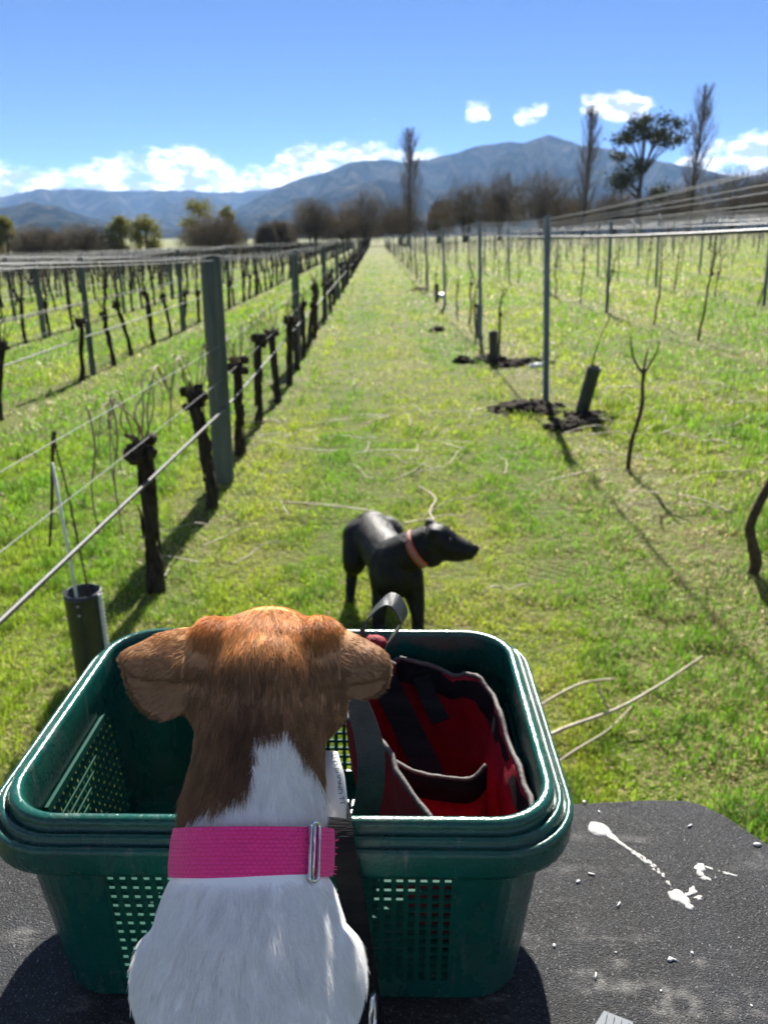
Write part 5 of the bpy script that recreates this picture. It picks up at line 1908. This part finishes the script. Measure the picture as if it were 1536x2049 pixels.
# ---- pink collar
def collar_material():
    m = bpy.data.materials.new("pink_woven_nylon"); m.use_nodes = True
    nt = m.node_tree; N, L = nt.nodes.new, nt.links.new
    b = nt.nodes['Principled BSDF']; b.inputs['Roughness'].default_value = .55; b.inputs['Sheen Weight'].default_value = .15
    uv = N('ShaderNodeUVMap'); uv.uv_map = "weave"
    sp = N('ShaderNodeSeparateXYZ'); L(uv.outputs[0], sp.inputs[0])

    def M(op, a, b=0.0):
        n = N('ShaderNodeMath'); n.operation = op
        for i, v in ((0, a), (1, b)):
            if isinstance(v, (int, float)):
                n.inputs[i].default_value = v
            else:
                L(v, n.inputs[i])
        return n.outputs[0]
    rowv = M('DIVIDE', sp.outputs[1], .0023)
    odd = M('MODULO', M('ABSOLUTE', M('FLOOR', rowv)), 2.0)
    uu = M('ADD', M('DIVIDE', sp.outputs[0], .0036), M('MULTIPLY', odd, .5))
    hgt = M('MULTIPLY', M('POWER', M('ABSOLUTE', M('SINE', M('MULTIPLY', uu, math.pi))), .5), M('POWER', M('ABSOLUTE', M('SINE', M('MULTIPLY', rowv, math.pi))), .5))
    n = N('ShaderNodeTexNoise'); n.inputs['Scale'].default_value = 55; L(uv.outputs[0], n.inputs['Vector'])
    mr = N('ShaderNodeMapRange'); mr.inputs[1].default_value = .60; mr.inputs[2].default_value = .8; mr.inputs[3].default_value = 0; mr.inputs[4].default_value = .35; L(n.outputs['Fac'], mr.inputs[0])
    m1 = N('ShaderNodeMix'); m1.data_type = 'RGBA'; L(hgt, m1.inputs[0]); m1.inputs[6].default_value = (.92, .012, .19, 1); m1.inputs[7].default_value = (.98, .030, .29, 1)
    mx = N('ShaderNodeMix'); mx.data_type = 'RGBA'; L(mr.outputs[0], mx.inputs[0]); L(m1.outputs[2], mx.inputs[6]); mx.inputs[7].default_value = (.55, .03, .15, 1)
    L(mx.outputs[2], b.inputs['Base Color'])
    bp = N('ShaderNodeBump'); bp.inputs['Distance'].default_value = .0009; bp.inputs['Strength'].default_value = .8; L(hgt, bp.inputs['Height']); L(bp.outputs[0], b.inputs['Normal'])
    return m


MAT_PINK = collar_material()
col_root = empty("dog_collar", tuple(NC))
tag(col_root, "bright pink woven collar with a metal slide round the terrier's neck", "collar")
ax = NA; ex = Vector((1, 0, 0)); ex = (ex - ax * ex.dot(ax)).normalized(); ey = ax.cross(ex)     # ey points to the nape side (up and back)


def band_mesh(r_in, r_out, w, a0, a1, n, tilt=0.0, bow=.0008):
    prof = [(r_in, -w / 2), (r_out - .0004, -w / 2), (r_out, -w / 2 + .0006), (r_out + bow, -w / 4), (r_out + bow, w / 4), (r_out, w / 2 - .0006), (r_out - .0004, w / 2), (r_in, w / 2)]
    full = abs(a1 - a0 - 2 * math.pi) < 1e-6
    V, F, UV = [], [], []
    m = len(prof)
    for k in range(n + 1):
        a = a0 + (a1 - a0) * k / n
        for (q, h) in prof:
            e = ex * math.cos(a) + ey * math.sin(a)
            V.append(tuple(e * q + ax * (h + tilt * math.sin(a))))
            UV.append((a * r_out, h))
    for k in range(n):
        for j in range(m):
            F.append((k * m + j, k * m + (j + 1) % m, (k + 1) * m + (j + 1) % m, (k + 1) * m + j))
    if not full:
        F.append(tuple(range(m - 1, -1, -1))); F.append(tuple(n * m + j for j in range(m)))
    me = bpy.data.meshes.new("band"); me.from_pydata(V, [], F)
    uvl = me.uv_layers.new(name="weave")
    for l in me.loops:
        uvl.data[l.index].uv = UV[l.vertex_index]
    me.update()
    return me


CR = .0506
link("band", band_mesh(CR - .0022, CR, .0282, 0, 2 * math.pi, 110), MAT_PINK, col_root)
link("strap_end", band_mesh(CR + .0010, CR + .0030, .0282, rad(-33), rad(48), 30), MAT_PINK, col_root)


def collar_pt(a, h, q):
    return (ex * math.cos(a) + ey * math.sin(a)) * q + ax * h


ca_ = rad(-36)
tdir = (-ex * math.sin(ca_) + ey * math.cos(ca_))
loop_ = []
hw, hh, rc_ = .0042, .0164, .0032
for (cx_, cy_, a0) in ((hw - rc_, hh - rc_, 0), (-hw + rc_, hh - rc_, 90), (-hw + rc_, -hh + rc_, 180), (hw - rc_, -hh + rc_, 270)):
    for k in range(5):
        a = rad(a0 + 22.5 * k)
        u, h = cx_ + rc_ * math.cos(a), cy_ + rc_ * math.sin(a)
        loop_.append(collar_pt(ca_, h, CR + .0034) + tdir * u)
MB().tube(loop_, .0011, 8, closed=True).build("slide_buckle", MAT_METAL, col_root)
MB().tube([collar_pt(ca_, hh * q, CR + .0028) for q in (-1, 0, 1)], .0011, 8).build("slide_bar", MAT_METAL, col_root)
fy_ = MB()
for k in range(16):
    h = -.012 + .024 * k / 15
    rr0 = collar_pt(rad(2), h, CR + .002); q = rr0 + Vector((rr_.uniform(.001, .004), rr_.uniform(-.002, .002), rr_.uniform(-.001, .002)))
    fy_.tube([rr0, q], [.0004, .0002], 4)
tag(fy_.build("frayed_threads", MAT_PINK, col_root), kind='stuff')


# ---- the black dog on the lane
def black_dog():
    mb = MB()
    limb(mb, [(-.025, 3.49, .345), (.02, 3.36, .325), (.075, 3.22, .305)], [.102, .100, .114], 22)
    mb.blob((-.02, 3.50, .350), .100, 20, 14, scale=(.95, 1, 1.0))
    mb.blob((.085, 3.18, .275), .108, 20, 14, scale=(.95, .95, 1.15))
    mb.blob((.04, 3.30, .27), .085, 18, 12, scale=(.9, 1.3, .9))
    limb(mb, [(.09, 3.19, .335), (.15, 3.165, .385), (.215, 3.15, .425), (.25, 3.145, .440)], [.098, .088, .078, .070], 20)
    mb.blob((.268, 3.140, .455), .071, 20, 14, scale=(1.08, .95, .92))
    mb.blob((.305, 3.132, .445), .056, 18, 12)
    limb(mb, [(.31, 3.130, .432), (.355, 3.118, .418), (.398, 3.108, .408)], [.060, .051, .043], 18)
    limb(mb, [(.30, 3.125, .40), (.35, 3.114, .388), (.39, 3.108, .386)], [.044, .034, .024], 14)
    mb.blob((.430, 3.102, .418), .022, 12, 8)
    mb.blob((.245, 3.135, .380), .058, 16, 12)
    # ears folded back
    for dy, dz in ((-.045, -.004), (.045, 0)):
        limb(mb, [(.262, 3.14 + dy, .500 + dz), (.238, 3.14 + dy * 1.25, .512 + dz), (.224, 3.14 + dy * 1.35, .490 + dz)], [.019, .016, .010], 10)
    # front legs
    for fx, fy, tx, ty in ((.010, 3.135, .028, 3.19), (.187, 3.125, .150, 3.165)):
        limb(mb, [(tx, ty, .265), ((tx + fx) / 2 + .005, (ty + fy) / 2 + .012, .17), (fx, fy + .006, .09), (fx + .002, fy, .025)], [.066, .046, .031, .027], 14)
        limb(mb, [(fx, fy + .005, .022), (fx + .008, fy - .035, .016)], [.029, .025], 12)
    # hind legs: knee forward by the belly, hock back above a straight shank
    for s, hx, hy in ((-1, -.100, 3.50), (1, .065, 3.53)):
        limb(mb, [(hx * .8, hy, .33), (hx - .004 + .02 * (s > 0), hy - .07, .225), (hx - .018 * (s < 0), hy - .005, .135), (hx - .030 * (s < 0), hy - .045, .03)], [.086, .062, .030, .024], 14)
        limb(mb, [(hx - .030 * (s < 0), hy - .045, .022), (hx - .026 * (s < 0), hy - .085, .016)], [.023, .020], 12)
    limb(mb, [(-.045, 3.585, .365), (-.075, 3.64, .31), (-.085, 3.66, .22)], [.026, .017, .010], 10)
    return solid_from(mb, .009, 4, "black_dog_body")


bm_ = black_dog()
MAT_BLACK = material("black_dog_coat", (.0030, .0032, .0040), (.0065, .0062, .0065), rough=.48, scale=60, spec=.25, bump=.0012, bscale=260, sheen=.0, stretch=(1, 1, .4))
bd = empty("black_dog", (0, 0, 0))
tag(bd, "glossy black dog standing on the grass lane with its head turned aside", "dog")
link("body", bm_, MAT_BLACK, bd)
def b_flow(P, N_):
    F = np.zeros_like(P); F[:] = (-.25, .80, -.45)
    F[P[:, 2] < .22] = (0, .1, -1)
    h = P[:, 0] > .20
    F[h] = (-.9, .2, -.2)
    return F


grow_fur(bm_, 60000, 9, lambda P: np.full((len(P), 3), .004), b_flow, lambda P, N_: np.where(P[:, 0] > .24, .008, .014), lambda c, n_: np.ones(len(c)), .00042, bd, material("black_dog_hair", (.004, .004, .005), rough=.30, spec=.5, attr="tint"))
for (ex_, ey_, ez_) in ((.318, 3.083, .470),):
    MB().blob((ex_, ey_, ez_), .010, 10, 8).build("eye", material("dog_eye", (.02, .012, .008), rough=.1, spec=.8), bd)
cc_ = Vector((.186, 3.156, .400)); axis_ = Vector((.66, -.14, .46)).normalized()
u_ = axis_.orthogonal().normalized(); v_ = axis_.cross(u_)
oc = empty("orange_collar", tuple(cc_))
tag(oc, "worn orange collar round the black dog's neck", "collar")
n = 48
MB().rings([[(u_ * math.cos(a) + v_ * math.sin(a)) * q + axis_ * h for a in (2 * math.pi * j / n for j in range(n))] for q, h in ((.084, -.0165), (.0895, -.017), (.0910, 0), (.0895, .017), (.084, .0165))], cap=False).build("band", material("orange_collar_webbing", (.40, .060, .018), (.55, .10, .03), rough=.6, scale=50), oc)
MB().rings([[(u_ * math.cos(a) + v_ * math.sin(a)) * q + axis_ * h for a in (2 * math.pi * j / n for j in range(n))] for q, h in ((.0908, -.006), (.0918, 0), (.0908, .006))], cap=False).build("grey_stripe", material("grey_collar_stripe", (.16, .14, .14), rough=.4), oc)
pk_ = MB().blob(Vector((-.030, -.060, .045)) , .009, 8, 6).build("pink_bead", material("pink_bead", (.7, .05, .18), rough=.4), oc)
MB().tube([Vector((.058, -.035, -.062)) + Vector((0, .012 * math.cos(a), .012 * math.sin(a))) for a in np.linspace(0, 6.28, 16)[:-1]], .002, 6, closed=True).build("ring", MAT_METAL, oc)
